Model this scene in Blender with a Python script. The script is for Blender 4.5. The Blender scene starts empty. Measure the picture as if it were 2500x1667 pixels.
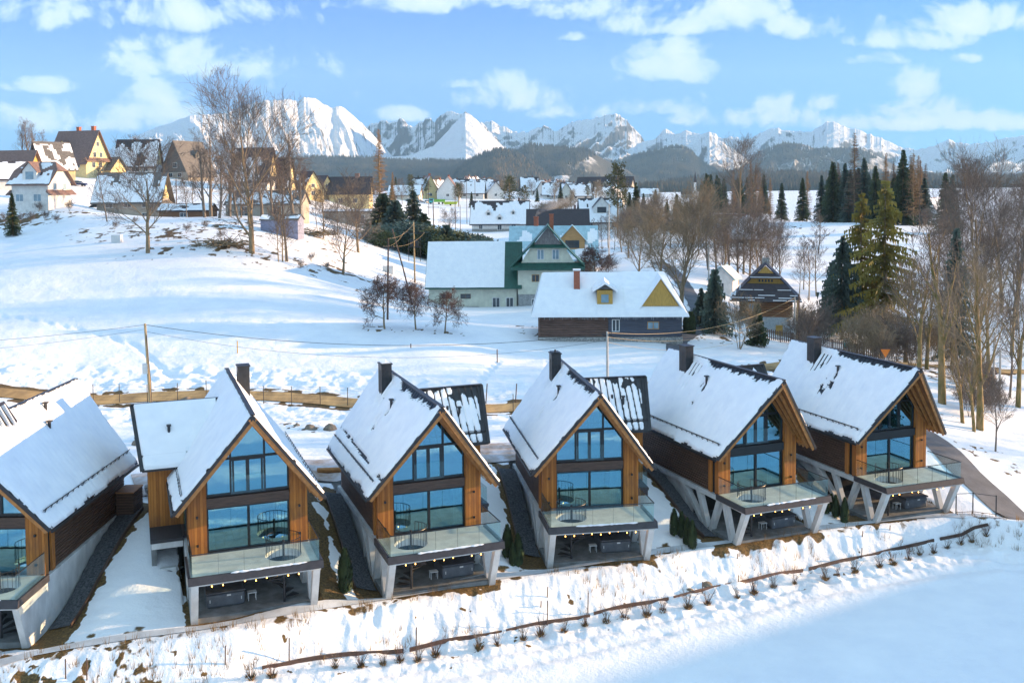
import bpy, bmesh, math, random
import numpy as np
from mathutils import Vector, Matrix
C = bpy.data.collections.new("scene"); bpy.context.scene.collection.children.link(C)
SC = bpy.context.scene
R = math.radians
# ------------------------------------------------------------------ camera (solved from the chalets' geometry)
HZ, PITCH, ROLL, FPX = 466.42, 0.0506, -0.0079, 2413.7
CAMZ = 22.0
cp, sp = math.cos(PITCH), math.sin(PITCH)
YP = HZ + FPX*math.tan(PITCH)
cam = bpy.data.cameras.new("camera"); co = bpy.data.objects.new("camera", cam); C.objects.link(co)
cam.sensor_width = 36; cam.lens = FPX/2500*36; cam.shift_y = (YP-833.5)/2500
cam.clip_start = 0.5; cam.clip_end = 60000
R0 = Vector((1,0,0)); U0 = Vector((0,sp,cp)); FW = Vector((0,cp,-sp))
RR = R0*math.cos(ROLL)+U0*math.sin(ROLL); UU = -R0*math.sin(ROLL)+U0*math.cos(ROLL)
M = Matrix(((RR.x,UU.x,-FW.x,0),(RR.y,UU.y,-FW.y,0),(RR.z,UU.z,-FW.z,CAMZ),(0,0,0,1)))
co.matrix_world = M
SC.camera = co
def ray(px, py):
    a = px-1250.0; b = py-YP
    u = (a*math.cos(ROLL)+b*math.sin(ROLL))/FPX; v = (-a*math.sin(ROLL)+b*math.cos(ROLL))/FPX
    return np.array([u, cp - v*sp, -sp - v*cp])
def at(px, py, Y):                       # the point on this sight line at depth Y (metres north of the drone)
    d = ray(px,py); return np.array([0,0,CAMZ])+d*(Y/d[1])
def atz(px, py, z):
    d = ray(px,py); return np.array([0,0,CAMZ])+d*((z-CAMZ)/d[2])
# ------------------------------------------------------------------ noise
def _h(ix, iy, s):
    n = (ix*374761393 + iy*668265263 + s*974711) & 0x7fffffff
    n = ((n ^ (n >> 13))*1274126177) & 0x7fffffff
    n = n ^ (n >> 16)
    return (n & 0xffff)/65535.0
def vn(x, y, s=0):
    x = np.asarray(x,float); y = np.asarray(y,float)
    ix = np.floor(x).astype(np.int64); iy = np.floor(y).astype(np.int64)
    fx = x-ix; fy = y-iy; fx = fx*fx*(3-2*fx); fy = fy*fy*(3-2*fy)
    return ((_h(ix,iy,s)*(1-fx)+_h(ix+1,iy,s)*fx)*(1-fy) + (_h(ix,iy+1,s)*(1-fx)+_h(ix+1,iy+1,s)*fx)*fy)
def fbm(x, y, o=4, s=0, g=.5):
    t = 0; a = 1; n = 0
    for k in range(o):
        t = t + a*vn(x,y,s+k*17); n += a; a *= g; x = x*2.03+7.1; y = y*2.03+3.3
    return t/n
def ridged(x, y, o=5, s=0, g=.5):
    t = 0; a = 1; n = 0
    for k in range(o):
        t = t + a*(1-np.abs(2*vn(x,y,s+k*17)-1)); n += a; a *= g; x = x*2.03+7.1; y = y*2.03+3.3
    return t/n
def sst(a, b, x):
    t = np.clip((np.asarray(x,float)-a)/(b-a),0,1); return t*t*(3-2*t)
# ------------------------------------------------------------------ materials
MATS = {}
class NT:
    def __init__(s, mat): s.t = mat.node_tree; s.n = s.t.nodes; s.l = s.t.links
    def add(s, typ, **kw):
        nd = s.n.new(typ)
        for k, v in kw.items(): setattr(nd, k, v)
        return nd
    def link(s, a, b): s.l.new(a, b)
    def setin(s, nd, i, v):
        if hasattr(v, 'is_linked') or isinstance(v, bpy.types.NodeSocket): s.l.new(v, nd.inputs[i])
        else: nd.inputs[i].default_value = v
    def math(s, op, a, b=0.0, c=None, clamp=False):
        nd = s.n.new('ShaderNodeMath'); nd.operation = op; nd.use_clamp = clamp
        s.setin(nd,0,a); s.setin(nd,1,b)
        if c is not None: s.setin(nd,2,c)
        return nd.outputs[0]
    def noise(s, vec, scale, detail=4, rough=.55, dist=0):
        nd = s.n.new('ShaderNodeTexNoise'); nd.inputs['Scale'].default_value = scale; nd.inputs['Detail'].default_value = detail
        nd.inputs['Roughness'].default_value = rough; nd.inputs['Distortion'].default_value = dist
        if vec is not None: s.l.new(vec, nd.inputs['Vector'])
        return nd.outputs['Fac']
    def ramp(s, fac, stops):
        nd = s.n.new('ShaderNodeValToRGB'); s.l.new(fac, nd.inputs[0]); e = nd.color_ramp.elements
        while len(e) < len(stops): e.new(.5)
        for el, (p, c) in zip(e, stops): el.position = p; el.color = (*c,1) if len(c)==3 else c
        return nd.outputs[0]
    def mix(s, f, a, b, blend='MIX'):
        nd = s.n.new('ShaderNodeMix'); nd.data_type = 'RGBA'; nd.blend_type = blend
        s.setin(nd,0,f)
        for i, v in ((6,a),(7,b)):
            if isinstance(v, tuple): nd.inputs[i].default_value = (*v,1) if len(v)==3 else v
            else: s.l.new(v, nd.inputs[i])
        return nd.outputs[2]
    def mapped(s, scale, src='Object'):
        tc = s.n.new('ShaderNodeTexCoord'); mp = s.n.new('ShaderNodeMapping'); mp.inputs['Scale'].default_value = scale
        s.l.new(tc.outputs[src], mp.inputs[0]); return mp.outputs[0]
    def bump(s, h, strength=.3, dist=.05):
        b = s.n.new('ShaderNodeBump'); b.inputs['Strength'].default_value = strength; b.inputs['Distance'].default_value = dist
        s.l.new(h, b.inputs['Height']); return b.outputs[0]
def newmat(name):
    m = bpy.data.materials.new(name); m.use_nodes = True; MATS[name] = m
    nt = NT(m); p = m.node_tree.nodes['Principled BSDF']; return m, nt, p
def simple(name, col, rough=.7, var=.25, scale=3.0, stretch=(1,1,1), metal=0.0, bump=0.0, bd=.02, spec=.5, col2=None):
    m, nt, p = newmat(name)
    v = nt.mapped(stretch)
    f = nt.noise(v, scale, 5, .6)
    c2 = col2 or tuple(c*(1-var) for c in col); c1 = col if col2 else tuple(min(1,c*(1+var*.5)) for c in col)
    nt.link(nt.ramp(f, [(.32,c2),(.68,c1)]), p.inputs['Base Color'])
    p.inputs['Roughness'].default_value = rough; p.inputs['Metallic'].default_value = metal
    p.inputs['Specular IOR Level'].default_value = spec
    if bump: nt.link(nt.bump(f, bump, bd), p.inputs['Normal'])
    return m
SNOWC = ((.80,.82,.86),(.90,.91,.92))
def snowmat(name, scale=1.0, bump=.35, bd=.12):
    m, nt, p = newmat(name)
    v = nt.mapped((1,1,1))
    f = nt.noise(v, .9*scale, 6, .62); f2 = nt.noise(v, 5*scale, 3, .6)
    nt.link(nt.ramp(f, [(.3,SNOWC[0]),(.7,SNOWC[1])]), p.inputs['Base Color'])
    h = nt.math('ADD', f, nt.math('MULTIPLY', f2, .35))
    nt.link(nt.bump(h, bump, bd), p.inputs['Normal'])
    p.inputs['Roughness'].default_value = .65; p.inputs['Specular IOR Level'].default_value = .25
    return m
def boards(name, c1, c2, width=.14, axis=0, rough=.65, knots=True):
    # vertical boards laid side by side: per-board tone, grain along z
    m, nt, p = newmat(name)
    tc = nt.add('ShaderNodeTexCoord'); sep = nt.add('ShaderNodeSeparateXYZ'); nt.link(tc.outputs['Object'], sep.inputs[0])
    a = sep.outputs[axis] if axis < 2 else nt.math('ADD', sep.outputs[0], sep.outputs[1])
    if axis == 3: a = sep.outputs[2]
    q = nt.math('DIVIDE', a, width); fl = nt.math('FLOOR', q); fr = nt.math('FRACT', q)
    wn = nt.add('ShaderNodeTexWhiteNoise'); wn.noise_dimensions = '1D'; nt.link(fl, wn.inputs['W'])
    mp = nt.mapped((9,9,.9) if axis != 3 else (.9,.9,9)); g = nt.noise(mp, 1.6, 6, .7, .4)
    k = nt.math('ADD', nt.math('MULTIPLY', wn.outputs[0], .45), nt.math('MULTIPLY', g, .65))
    col = nt.ramp(k, [(.25,c2),(.8,c1)])
    wz_ = nt.noise(nt.mapped((1.3,1.3,.45)),1.0,5,.65); col = nt.mix(nt.math('MULTIPLY',nt.math('SUBTRACT',wz_,.47,clamp=True),3.2,clamp=True), col, tuple(c*.62+.03 for c in c2))
    gap = nt.math('MINIMUM', nt.math('MULTIPLY', fr, 14.0, clamp=True), nt.math('MULTIPLY', nt.math('SUBTRACT', 1.0, fr), 14.0, clamp=True), clamp=True)
    col = nt.mix(gap, tuple(c*.25 for c in c2), col)
    nt.link(col, p.inputs['Base Color']); p.inputs['Roughness'].default_value = rough
    nt.link(nt.bump(nt.math('ADD', gap, nt.math('MULTIPLY', g, .3)), .5, .02), p.inputs['Normal'])
    p.inputs['Specular IOR Level'].default_value = .3
    return m
def glassmat(name, tint, refl, base=.35, glow=1.0):
    m, nt, p = newmat(name); out = nt.n['Material Output']; nt.n.remove(p)
    tr = nt.add('ShaderNodeBsdfTransparent'); tr.inputs[0].default_value = (*tint,1)
    gl = nt.add('ShaderNodeBsdfGlossy'); gl.inputs[0].default_value = (*refl,1); gl.inputs['Roughness'].default_value = .01
    v = nt.mapped((1,1,1)); nt.link(nt.bump(nt.noise(v,.9,2), .06, .05), gl.inputs['Normal'])
    fr = nt.add('ShaderNodeFresnel'); ge = nt.add('ShaderNodeNewGeometry'); nt.link(nt.math('SUBTRACT',1.5,nt.math('MULTIPLY',ge.outputs['Backfacing'],.8333)),fr.inputs[0])
    f = nt.math('ADD', nt.math('MULTIPLY', fr.outputs[0], 1.0), base, clamp=True)
    mx = nt.add('ShaderNodeMixShader'); nt.link(f, mx.inputs[0]); nt.link(tr.outputs[0], mx.inputs[1]); nt.link(gl.outputs[0], mx.inputs[2])
    nt.link(mx.outputs[0], out.inputs[0]); return m
snow = snowmat('snow')
roofsnow = snowmat('roof_snow', 1.3, .25, .06)
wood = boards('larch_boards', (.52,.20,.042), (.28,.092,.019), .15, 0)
woodside = boards('larch_corner', (.48,.185,.04), (.26,.085,.019), .13, 1)
slatw = simple('dark_slats', (.115,.058,.034), .6, .5, 2.5, (.6,.6,8))
backing = simple('dark_backing', (.02,.016,.014), .9, .3)
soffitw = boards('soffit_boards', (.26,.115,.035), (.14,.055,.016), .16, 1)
beamw = simple('beam_wood', (.42,.18,.05), .6, .35, 4, (1,1,1))
spandw = simple('dark_beam', (.09,.05,.035), .5, .5, 3, (.7,6,9))
metal = simple('dark_metal', (.035,.036,.04), .42, .35, 3, metal=.3)
frame = simple('window_frame', (.014,.016,.019), .4, .2)
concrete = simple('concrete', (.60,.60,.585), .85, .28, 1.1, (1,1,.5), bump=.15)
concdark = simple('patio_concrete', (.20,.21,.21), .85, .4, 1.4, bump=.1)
tiles = simple('deck_tiles', (.62,.58,.49), .75, .2, 1.5)
trim = simple('edge_trim', (.045,.038,.042), .4, .3)
gwin = glassmat('window_glass', (.42,.62,.66), (.40,.80,1.0), .38)
gbal = glassmat('balustrade_glass', (.93,.985,.985), (.65,.88,.97), .0)
intwall = simple('room_wall', (.22,.17,.13), .9, .2)
intfloor = simple('room_floor', (.14,.10,.07), .6, .3, 2)
curtain = simple('curtain', (.62,.72,.68), .9, .2, 6, (8,8,.3))
shellw = simple('chair_shell', (.62,.58,.50), .7, .1)
tubm = simple('tub_shell', (.10,.115,.135), .55, .25, 3)
tubl = simple('tub_lid', (.055,.06,.07), .6, .25, 3)
panelm = simple('pale_panel', (.6,.62,.62), .5, .1)
asphalt = simple('asphalt', (.12,.125,.14), .85, .3, .8, bump=.2)
litroad = simple('sunlit_asphalt', (.46,.29,.12), .9, .55, .55, (1,.35,1), bump=.3, bd=.03)  # asphalt with the warm low sunlight put into its colour
paver = simple('paving', (.30,.20,.13), .9, .5, .9, (1,.5,1), bump=.3, col2=(.62,.62,.66))
path = simple('icy_path', (.58,.62,.66), .5, .3, .8)
gravel = simple('gravel', (.10,.105,.115), .9, .8, 9, bump=.9, bd=.08)
bark = simple('bark', (.26,.19,.11), .9, .5, 3, (3,3,.6), bump=.4, bd=.03)
barkg = simple('bark_grey', (.17,.145,.12), .9, .4, 3, (3,3,.6))
barkm = simple('bark_moss', (.34,.22,.10), .95, .5, 1.2, (2,2,.7), bump=.5, bd=.06, col2=(.075,.085,.02))
twig = simple('twigs', (.15,.12,.10), .9, .35, 1)
twigw = simple('twigs_tan', (.25,.19,.12), .9, .35, 1)
twigr = simple('twigs_red', (.13,.075,.06), .9, .35, 1)
larchm = simple('larch_twigs', (.34,.19,.085), .9, .35, 1)
needle = simple('spruce_needles', (.085,.11,.035), .8, .5, .35, col2=(.028,.05,.026))
needlesun = simple('spruce_needles_sunlit', (.38,.29,.045), .8, .5, .35, col2=(.13,.12,.028))  # olive needles lightened to gold to stand for the low sun on them
needled = simple('fir_needles', (.10,.145,.115), .8, .5, .35)
pinen = simple('pine_needles', (.085,.085,.025), .8, .5, .4)
thuja = simple('thuja_leaves', (.045,.075,.022), .8, .6, 3, col2=(.012,.022,.008))
drygrass = simple('dry_grass', (.22,.13,.045), .9, .5, 3)
polew = simple('pole_wood', (.36,.27,.15), .85, .35, 1.5, (4,4,.5))
poled = simple('pole_dark', (.11,.07,.055), .85, .35, 1.5, (4,4,.5))
polec = simple('pole_concrete', (.45,.44,.41), .85, .2, 2)
cable = simple('cable', (.03,.03,.035), .6, .1)
cablesun = simple('cable_sunlit', (.50,.38,.20), .6, .1)  # same cable with yellow sunlight put into its colour
rockm = simple('rock', (.24,.19,.14), .9, .5, 1.5, bump=.5, bd=.1)
def plain(name, c, r=.8, v=.15, s=1.5): return simple(name, c, r, v, s)
# ------------------------------------------------------------------ mesh builder
def link(o, parent=None):
    C.objects.link(o)
    if parent is not None: o.parent = parent
    return o
def tag(o, label=None, cat=None, group=None, kind=None):
    if label: o['label'] = label
    if cat: o['category'] = cat
    if group: o['group'] = group
    if kind: o['kind'] = kind
    return o
def empty(name, loc, rz=0, label=None, cat=None, group=None):
    o = bpy.data.objects.new(name, None); o.empty_display_size = .3
    o.location = loc; o.rotation_euler = (0,0,rz); link(o); return tag(o,label,cat,group)
class MB:
    def __init__(s, f=None): s.v = []; s.f = []; s.m = []; s.tf = f; s.cur = 0
    def pt(s, p):
        s.v.append(s.tf(p) if s.tf else tuple(p)); return len(s.v)-1
    def face(s, idx): s.f.append(tuple(idx)); s.m.append(s.cur)
    def poly(s, pts): s.face([s.pt(p) for p in pts])
    def hexa(s, a, b):           # two matching loops (bottom a, top b)
        n = len(a); i = [s.pt(p) for p in a]; j = [s.pt(p) for p in b]
        s.face(i[::-1]); s.face(j)
        for k in range(n): s.face((i[k], i[(k+1)%n], j[(k+1)%n], j[k]))
    def box(s, x0,x1,y0,y1,z0,z1):
        s.hexa([(x0,y0,z0),(x1,y0,z0),(x1,y1,z0),(x0,y1,z0)], [(x0,y0,z1),(x1,y0,z1),(x1,y1,z1),(x0,y1,z1)])
    def prism(s, pts, off):      # closed loop of 3D pts swept by off
        s.hexa(pts, [tuple(p[k]+off[k] for k in range(3)) for p in pts])
    def beam(s, a, b, w, h, up=(0,0,1)):
        a = Vector(a); b = Vector(b); d = (b-a).normalized(); u = Vector(up)
        x = d.cross(u)
        if x.length < 1e-4: x = d.cross(Vector((1,0,0)))
        x.normalize(); y = x.cross(d).normalized(); x *= w/2; y *= h/2
        s.hexa([tuple(a+x*i+y*j) for i,j in ((-1,-1),(1,-1),(1,1),(-1,1))], [tuple(b+x*i+y*j) for i,j in ((-1,-1),(1,-1),(1,1),(-1,1))])
    def tube(s, pts, rad, n=5, cap=True):
        prev = None; N = len(pts)
        P = [Vector(p) for p in pts]
        for k in range(N):
            d = (P[min(k+1,N-1)]-P[max(k-1,0)])
            if d.length < 1e-6: d = Vector((0,0,1))
            d.normalize(); r = rad[k] if hasattr(rad,'__len__') else rad
            x = d.cross(Vector((.31,.17,.93)))
            if x.length < .05: x = d.cross(Vector((1,0,0)))
            x.normalize(); y = d.cross(x)
            ring = [s.pt(P[k]+x*(r*math.cos(2*math.pi*q/n))+y*(r*math.sin(2*math.pi*q/n))) for q in range(n)]
            if prev:
                for q in range(n): s.face((prev[q],prev[(q+1)%n],ring[(q+1)%n],ring[q]))
            elif cap: s.face(ring[::-1])
            prev = ring
        if cap: s.face(prev)
    def build(s, name, mats, parent=None, smooth=False, recalc=True, bevel=0):
        me = bpy.data.meshes.new(name); me.from_pydata([tuple(p) for p in s.v], [], s.f)
        if not isinstance(mats,(list,tuple)): mats = [mats]
        for m in mats: me.materials.append(m)
        if len(mats) > 1: me.polygons.foreach_set('material_index', s.m)
        if recalc and len(s.f) < 60000:
            b = bmesh.new(); b.from_mesh(me); bmesh.ops.recalc_face_normals(b, faces=b.faces); b.to_mesh(me); b.free()
        if smooth: me.polygons.foreach_set('use_smooth', [True]*len(me.polygons))
        o = bpy.data.objects.new(name, me); link(o, parent)
        if bevel:
            md = o.modifiers.new('b','BEVEL'); md.width = bevel; md.segments = 2; md.limit_method = 'ANGLE'
        return o
def npmesh(name, V, F, mat, parent=None, smooth=True, attr=None):
    V = np.asarray(V,np.float32); F = np.asarray(F,np.int32)
    me = bpy.data.meshes.new(name); me.vertices.add(len(V)); me.vertices.foreach_set('co', V.ravel())
    k = F.shape[1]; me.loops.add(F.size); me.loops.foreach_set('vertex_index', F.ravel())
    me.polygons.add(len(F)); me.polygons.foreach_set('loop_start', np.arange(0,F.size,k,dtype=np.int32))
    me.polygons.foreach_set('loop_total', np.full(len(F),k,np.int32))
    if smooth: me.polygons.foreach_set('use_smooth', np.ones(len(F),bool))
    me.update(calc_edges=True)
    for m in (mat if isinstance(mat,(list,tuple)) else [mat]): me.materials.append(m)
    if attr:
        for an, av in attr.items():
            a = me.attributes.new(an,'FLOAT','POINT'); a.data.foreach_set('value', np.asarray(av,np.float32))
    o = bpy.data.objects.new(name, me); link(o, parent); return o
def gridfaces(nr, nc):
    i = np.arange(nr*nc).reshape(nr,nc)
    return np.stack([i[:-1,:-1],i[:-1,1:],i[1:,1:],i[1:,:-1]],-1).reshape(-1,4)
def copy_tree(o, parent=None):
    c = o.copy(); link(c); c.parent = parent
    for ch in list(o.children):
        copy_tree(ch, c)
    return c
# ------------------------------------------------------------------ the terrain
HOUSES = [(-25.777,47.115,1.014,1.117),(-13.607,49.98,21.158,1.3),(-4.657,53.984,20.802,0.73),(4.605,58.656,8.689,0.435),(15.671,62.674,21.612,0.322),(25.846,66.793,20.246,0.188)]
def hw(i, u, v, z=0.0):
    X,Y,a,z0 = HOUSES[i]; a = R(a)
    return np.array([X+u*math.cos(a)+v*math.sin(a), Y+u*math.sin(a)-v*math.cos(a), z+z0])
CT = []
for i in range(6):
    for u in (-4.3,0,4.3):
        for v, dz in ((3.4,-.12),(1.2,-.08),(-1.2,.35),(-4.5,1.5),(-8,2.3),(-12.5,2.45)):
            if u == 0 and v > -5: dz = -.12
            p = hw(i,u,v); CT.append((p[0],p[1],p[2]+dz))
for px,py,z in [(230,978,3.0),(380,967,3.0),(640,967,2.8),(860,988,2.3),(1220,1000,1.6),(2271,1063,2.2),(2330,1120,1.4),(2445,1222,-.2),(2560,1330,-1.2)]:
    CT.append(tuple(atz(px,py,z)))
for px,py,Y in [(361,617,144),(615,618,147),(838,668,152),(1180,745,155),(1090,742,154),(1310,818,124),(1650,822,124),(940,806,118),(1090,812,117),
    (150,503,197),(190,428,299),(345,425,320),(320,530,230),(20,560,180),(250,560,165),(30,640,140),(520,530,205),(640,530,195),(650,478,300),(770,468,380),
    (870,520,330),(1020,476,620),(1100,472,700),(1350,480,700),(1050,505,480),(1150,565,370),(1330,600,280),(1245,690,200),(1480,505,450),(1600,482,900),
    (1850,480,950),(1700,510,700),(1980,542,420),(2080,545,330),(2000,620,250),(1870,802,150),(2150,840,148),(2000,850,128),(2300,905,112),(2450,950,105),
    (2450,700,190),(2450,600,270),(2450,520,450),(2480,1050,85),(1000,620,220),(960,560,300),(1650,745,140),(1760,700,170),(1640,640,200)]:
    CT.append(tuple(at(px,py,Y)))
CT += [(-400,2600,24),(0,2600,20),(500,2600,20),(1200,2600,24),(-1500,2600,40),(-300,1100,22),(200,1300,16),(700,1000,16),
       (-80,95,6),(-140,200,24),(-150,60,4),(-200,350,36),(70,70,-1.5),(95,120,1),(160,250,6),(300,420,10),(-55,52,1.0),(48,60,-1.4)]
CT = np.array(CT)
def pol(x, y): return np.arctan2(x,y)*2.2, np.log(np.maximum(np.hypot(x,y),1.0))
ca, cr = pol(CT[:,0],CT[:,1])
def _k(d2): return .5*d2*np.log(d2+1e-9)
K = _k((ca[:,None]-ca)**2+(cr[:,None]-cr)**2) + np.eye(len(ca))*0.0006
Pm = np.stack([np.ones_like(ca),ca,cr],1)
A = np.block([[K,Pm],[Pm.T,np.zeros((3,3))]])
sol = np.linalg.solve(A, np.concatenate([CT[:,2],np.zeros(3)]))
def tps(x, y):
    a, r = pol(x,y); out = sol[-3]+sol[-2]*a+sol[-1]*r
    for k in range(len(ca)): out = out + sol[k]*_k((a-ca[k])**2+(r-cr[k])**2)
    return out
# the bank below the chalets: its top follows the footpath, its foot follows the timber edging
def z0x(x): return np.interp(x, [h[0] for h in HOUSES], [h[3] for h in HOUSES])-.12
DROP = 1.5
_pt = [(-80,1640),(0,1596),(300,1560),(595,1520),(925,1458),(1371,1384),(1800,1318),(2180,1266),(2330,1250),(2460,1262)]
_pb = [(-80,1800),(300,1720),(680,1634),(1063,1570),(1371,1518),(1807,1424),(2126,1350),(2413,1292),(2560,1280)]
def _solve(px,py,off):
    z = .4
    for _ in range(6):
        p = atz(px,py,z); z = float(z0x(p[0]))+off
    return p
PT = np.array([_solve(a,b,0) for a,b in _pt]); PB = np.array([_solve(a,b,-DROP) for a,b in _pb])
def bank(x, y):
    yt = np.interp(x, PT[:,0], PT[:,1])-.6; yb = np.interp(x, PB[:,0], PB[:,1])
    return yt, np.minimum(yb, yt-1.5)
SUNAZ, SUNEL = R(15), R(8.4)      # to the right and a little beyond the houses
SD = np.array([math.cos(SUNAZ)*math.cos(SUNEL), math.sin(SUNAZ)*math.cos(SUNEL), math.sin(SUNEL)])
def G(x, y):
    x = np.asarray(x,float); y = np.asarray(y,float)
    r = np.hypot(x,y); az = np.arctan2(x,y)
    yy = np.maximum(y, 30.0)
    z = tps(x, np.where(y < 30, yy, y))
    yt, yb = bank(x, y)
    near = z0x(x) - DROP*sst(0,1,(yt-y)/(yt-yb)) - .02*np.maximum(yb-y,0)
    wn = sst(-.2, 2.2, yt+2.0-y)*sst(75,45,np.abs(x))
    z = z*(1-wn)+near*wn
    # behind and far to the sides: gently rising snow slopes
    back = -2.2+.05*np.maximum(r-60,0)*np.minimum(1,r/300)+ 2.0*(fbm(x/40+50,y/40+50,3,5)-.5)
    wb = sst(R(52),R(80),np.abs(az))
    z = z*(1-wb)+back*wb
    # unseen hill added at right to shade the lower field, gapped for sun stripes
    s = x*math.cos(SUNAZ)+y*math.sin(SUNAZ); t = -x*math.sin(SUNAZ)+y*math.cos(SUNAZ)
    shade_hill = (25-24*sst(36,32,t)*sst(-.3,.15,np.sin(t/2.3)+.6*np.sin(t/.9+1)))*sst(105,150,s)*np.clip((76.5+2.0*np.sin(s/9.0)-t)/46,0,1)*sst(-140,-60,t)*sst(420,300,s)
    return z+shade_hill
def gz(x, y): return float(G(np.array([x]),np.array([y]))[0])
def ground_at(px, py, y0=30, y1=1400):
    d = ray(px,py); Y = np.geomspace(y0,y1,1600); P = d[:,None]*(Y/d[1])
    zz = CAMZ+P[2]; g = G(P[0],P[1]); k = np.argmax(zz < g)
    if k == 0: k = len(Y)-1
    return np.array([P[0][k],P[1][k],g[k]])
def onray(px, Y, py=600):
    d = ray(px,py); x = d[0]*Y/d[1]
    for _ in range(2):
        z = gz(x,Y); q = HZ+(CAMZ-z)*FPX/Y - (px-1250)*.0079; d = ray(px,q); x = d[0]*Y/d[1]
    return np.array([x,Y,gz(x,Y)])
def wire(pts, n=12):     # resampled polyline
    pts = np.array(pts,float); d = np.r_[0,np.cumsum(np.hypot(*np.diff(pts[:,:2],axis=0).T))]
    t = np.linspace(0,d[-1],max(2,int(d[-1]/n)+1)); return np.stack([np.interp(t,d,pts[:,k]) for k in range(pts.shape[1])],1)
def smoothline(pts, step=1.5):
    q = wire(pts, step)
    for _ in range(6):
        q[1:-1] = (q[:-2]+2*q[1:-1]+q[2:])/4
    return q
def dist_line(x, y, q, m=6.0):
    d = np.full(x.shape, 99.0)
    for a, b in zip(q[:-1],q[1:]):
        sel = (np.abs(x-(a[0]+b[0])/2) < m+3) & (np.abs(y-(a[1]+b[1])/2) < m+3)
        if not sel.any(): continue
        ab = b[:2]-a[:2]; L = (ab@ab)+1e-9
        t = np.clip(((x[sel]-a[0])*ab[0]+(y[sel]-a[1])*ab[1])/L,0,1)
        d[sel] = np.minimum(d[sel], np.hypot(x[sel]-a[0]-t*ab[0], y[sel]-a[1]-t*ab[1]))
    return d
def gpix(l): return np.array([ground_at(*p)[:2] for p in l])
road1 = smoothline(np.vstack([[(-75,86),(-55,89)], gpix([(200,982),(300,972),(420,967),(640,967),(760,975),(860,986),(1050,997),(1220,1000)]), [(12,97),(24,104),(34,112),(44,116),(70,118)]]))
lane = smoothline(np.vstack([[(24,104)], [(19,110),(20,122)], gpix([(1720,800),(1700,745),(1672,700),(1635,655),(1600,640)])]))
yard = smoothline(np.vstack([hw(0,2,-14.5)[None,:2],hw(1,0,-15)[None,:2],hw(2,0,-15)[None,:2],hw(3,0,-15)[None,:2],hw(4,0,-14.5)[None,:2],hw(5,0,-14)[None,:2]]))
drive = smoothline(np.vstack([hw(5,0,-14)[None,:2]+[3,0], [(33.5,80)], gpix([(2290,1085),(2335,1135),(2430,1215),(2520,1290)]),[(40,55),(46,48)]]))
foot = smoothline(PT[:,:2])
# ground sheet: a polar grid round the drone, fine where the chalets stand
rad = np.r_[np.geomspace(2,28,30)[:-1], np.geomspace(28,112,600)[:-1], np.geomspace(112,230,170)[:-1], np.geomspace(230,3500,150)]
azf = np.linspace(R(-34),R(34),820)
az = np.r_[np.linspace(R(-180),R(-34),70)[:-1], azf, np.linspace(R(34),R(180),90)[1:]]
RA, AZ = np.meshgrid(rad, az, indexing='ij'); GX = (RA*np.sin(AZ)).ravel(); GY = (RA*np.cos(AZ)).ravel()
GZ = G(GX,GY)
d1 = dist_line(GX,GY,road1); d2 = dist_line(GX,GY,lane); d3 = dist_line(GX,GY,yard,7); d4 = dist_line(GX,GY,drive); d5 = dist_line(GX,GY,foot)
flat = sst(1.6,2.8,d1)*sst(1.5,2.6,d2)*sst(3.2,4.6,d3)*sst(1.4,2.2,d4)*sst(.5,1.1,d5)
# keep the snow clear of the chalets' patios
hmask = np.ones_like(GX); dirt = np.zeros_like(GX)
for i,(X,Y,a,z0) in enumerate(HOUSES):
    a = R(a); dx = GX-X; dy = GY-Y; u = dx*math.cos(a)+dy*math.sin(a); v = dx*math.sin(a)-dy*math.cos(a)
    sel = (np.abs(u) < 9) & (v < 9) & (v > -16)
    inn = np.maximum(np.abs(u)-3.3, np.maximum(v-2.2, -12-v))
    hmask = np.where(sel, hmask*sst(-.2,.9,inn), hmask)
    GZ = np.where(sel & (inn < 0) , np.minimum(GZ, z0-.12), GZ)
    mir = 1 if i < 2 else -1       # the worn grass runs along the gravel strip
    e = fbm(GX*1.4,GY*1.4,4,3)
    inn2 = np.maximum(mir*u-4.6, np.maximum(-mir*u-3.2, np.maximum(v-2.3, -10.5-v)))
    dirt = np.where(sel, np.maximum(dirt, sst(.25,-.2,inn2+(e-.5)*1.1)), dirt)
yt, yb = bank(GX,GY)
bw = sst(1.0,-.6,GY-yt)*sst(-5.5,-1.0,GY-yb)*(np.abs(GX)<60)
fore = (RA.ravel() < 125)
lump = (fbm(GX/1.1,GY/1.1,4,11)-.5)
GZ = GZ + bw*(.15+1.1*fbm(GX/7,GY/5,3,151)**1.5)*(.62*lump+.30*(ridged(GX/.8,GY/1.6,3,23)-.6))*flat
mid = sst(34,46,GY)*sst(120,80,GY)
GZ = GZ + (1-bw)*flat*hmask*((fbm(GX/2.6,GY/2.6,4,31)-.5)*.22*mid*sst(-1,2,GY-yt) + (fbm(GX/14,GY/9,3,41)-.5)*.45*sst(88,100,GY)*sst(1200,300,GY))
# trampled tracks and plough ridge along the foot of the bank
tr = np.exp(-((GY-yb+2.2)/.35)**2)+np.exp(-((GY-yb+3.6)/.4)**2)
GZ = GZ - .10*tr*(np.abs(GX)<50)*(.4+fbm(GX/1.5,GY/1.5,3,7)) + .14*np.exp(-((GY-yb+4.6)/.6)**2)*(fbm(GX/1.0,GY/1.0,4,71))*(np.abs(GX)<60)
GZ = GZ + 1.1*(fbm(GX/4.5,GY/3.0,4,141)-.5)*sst(43,38,GY)*sst(15,24,GY)*(np.abs(GX)<60)
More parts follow.
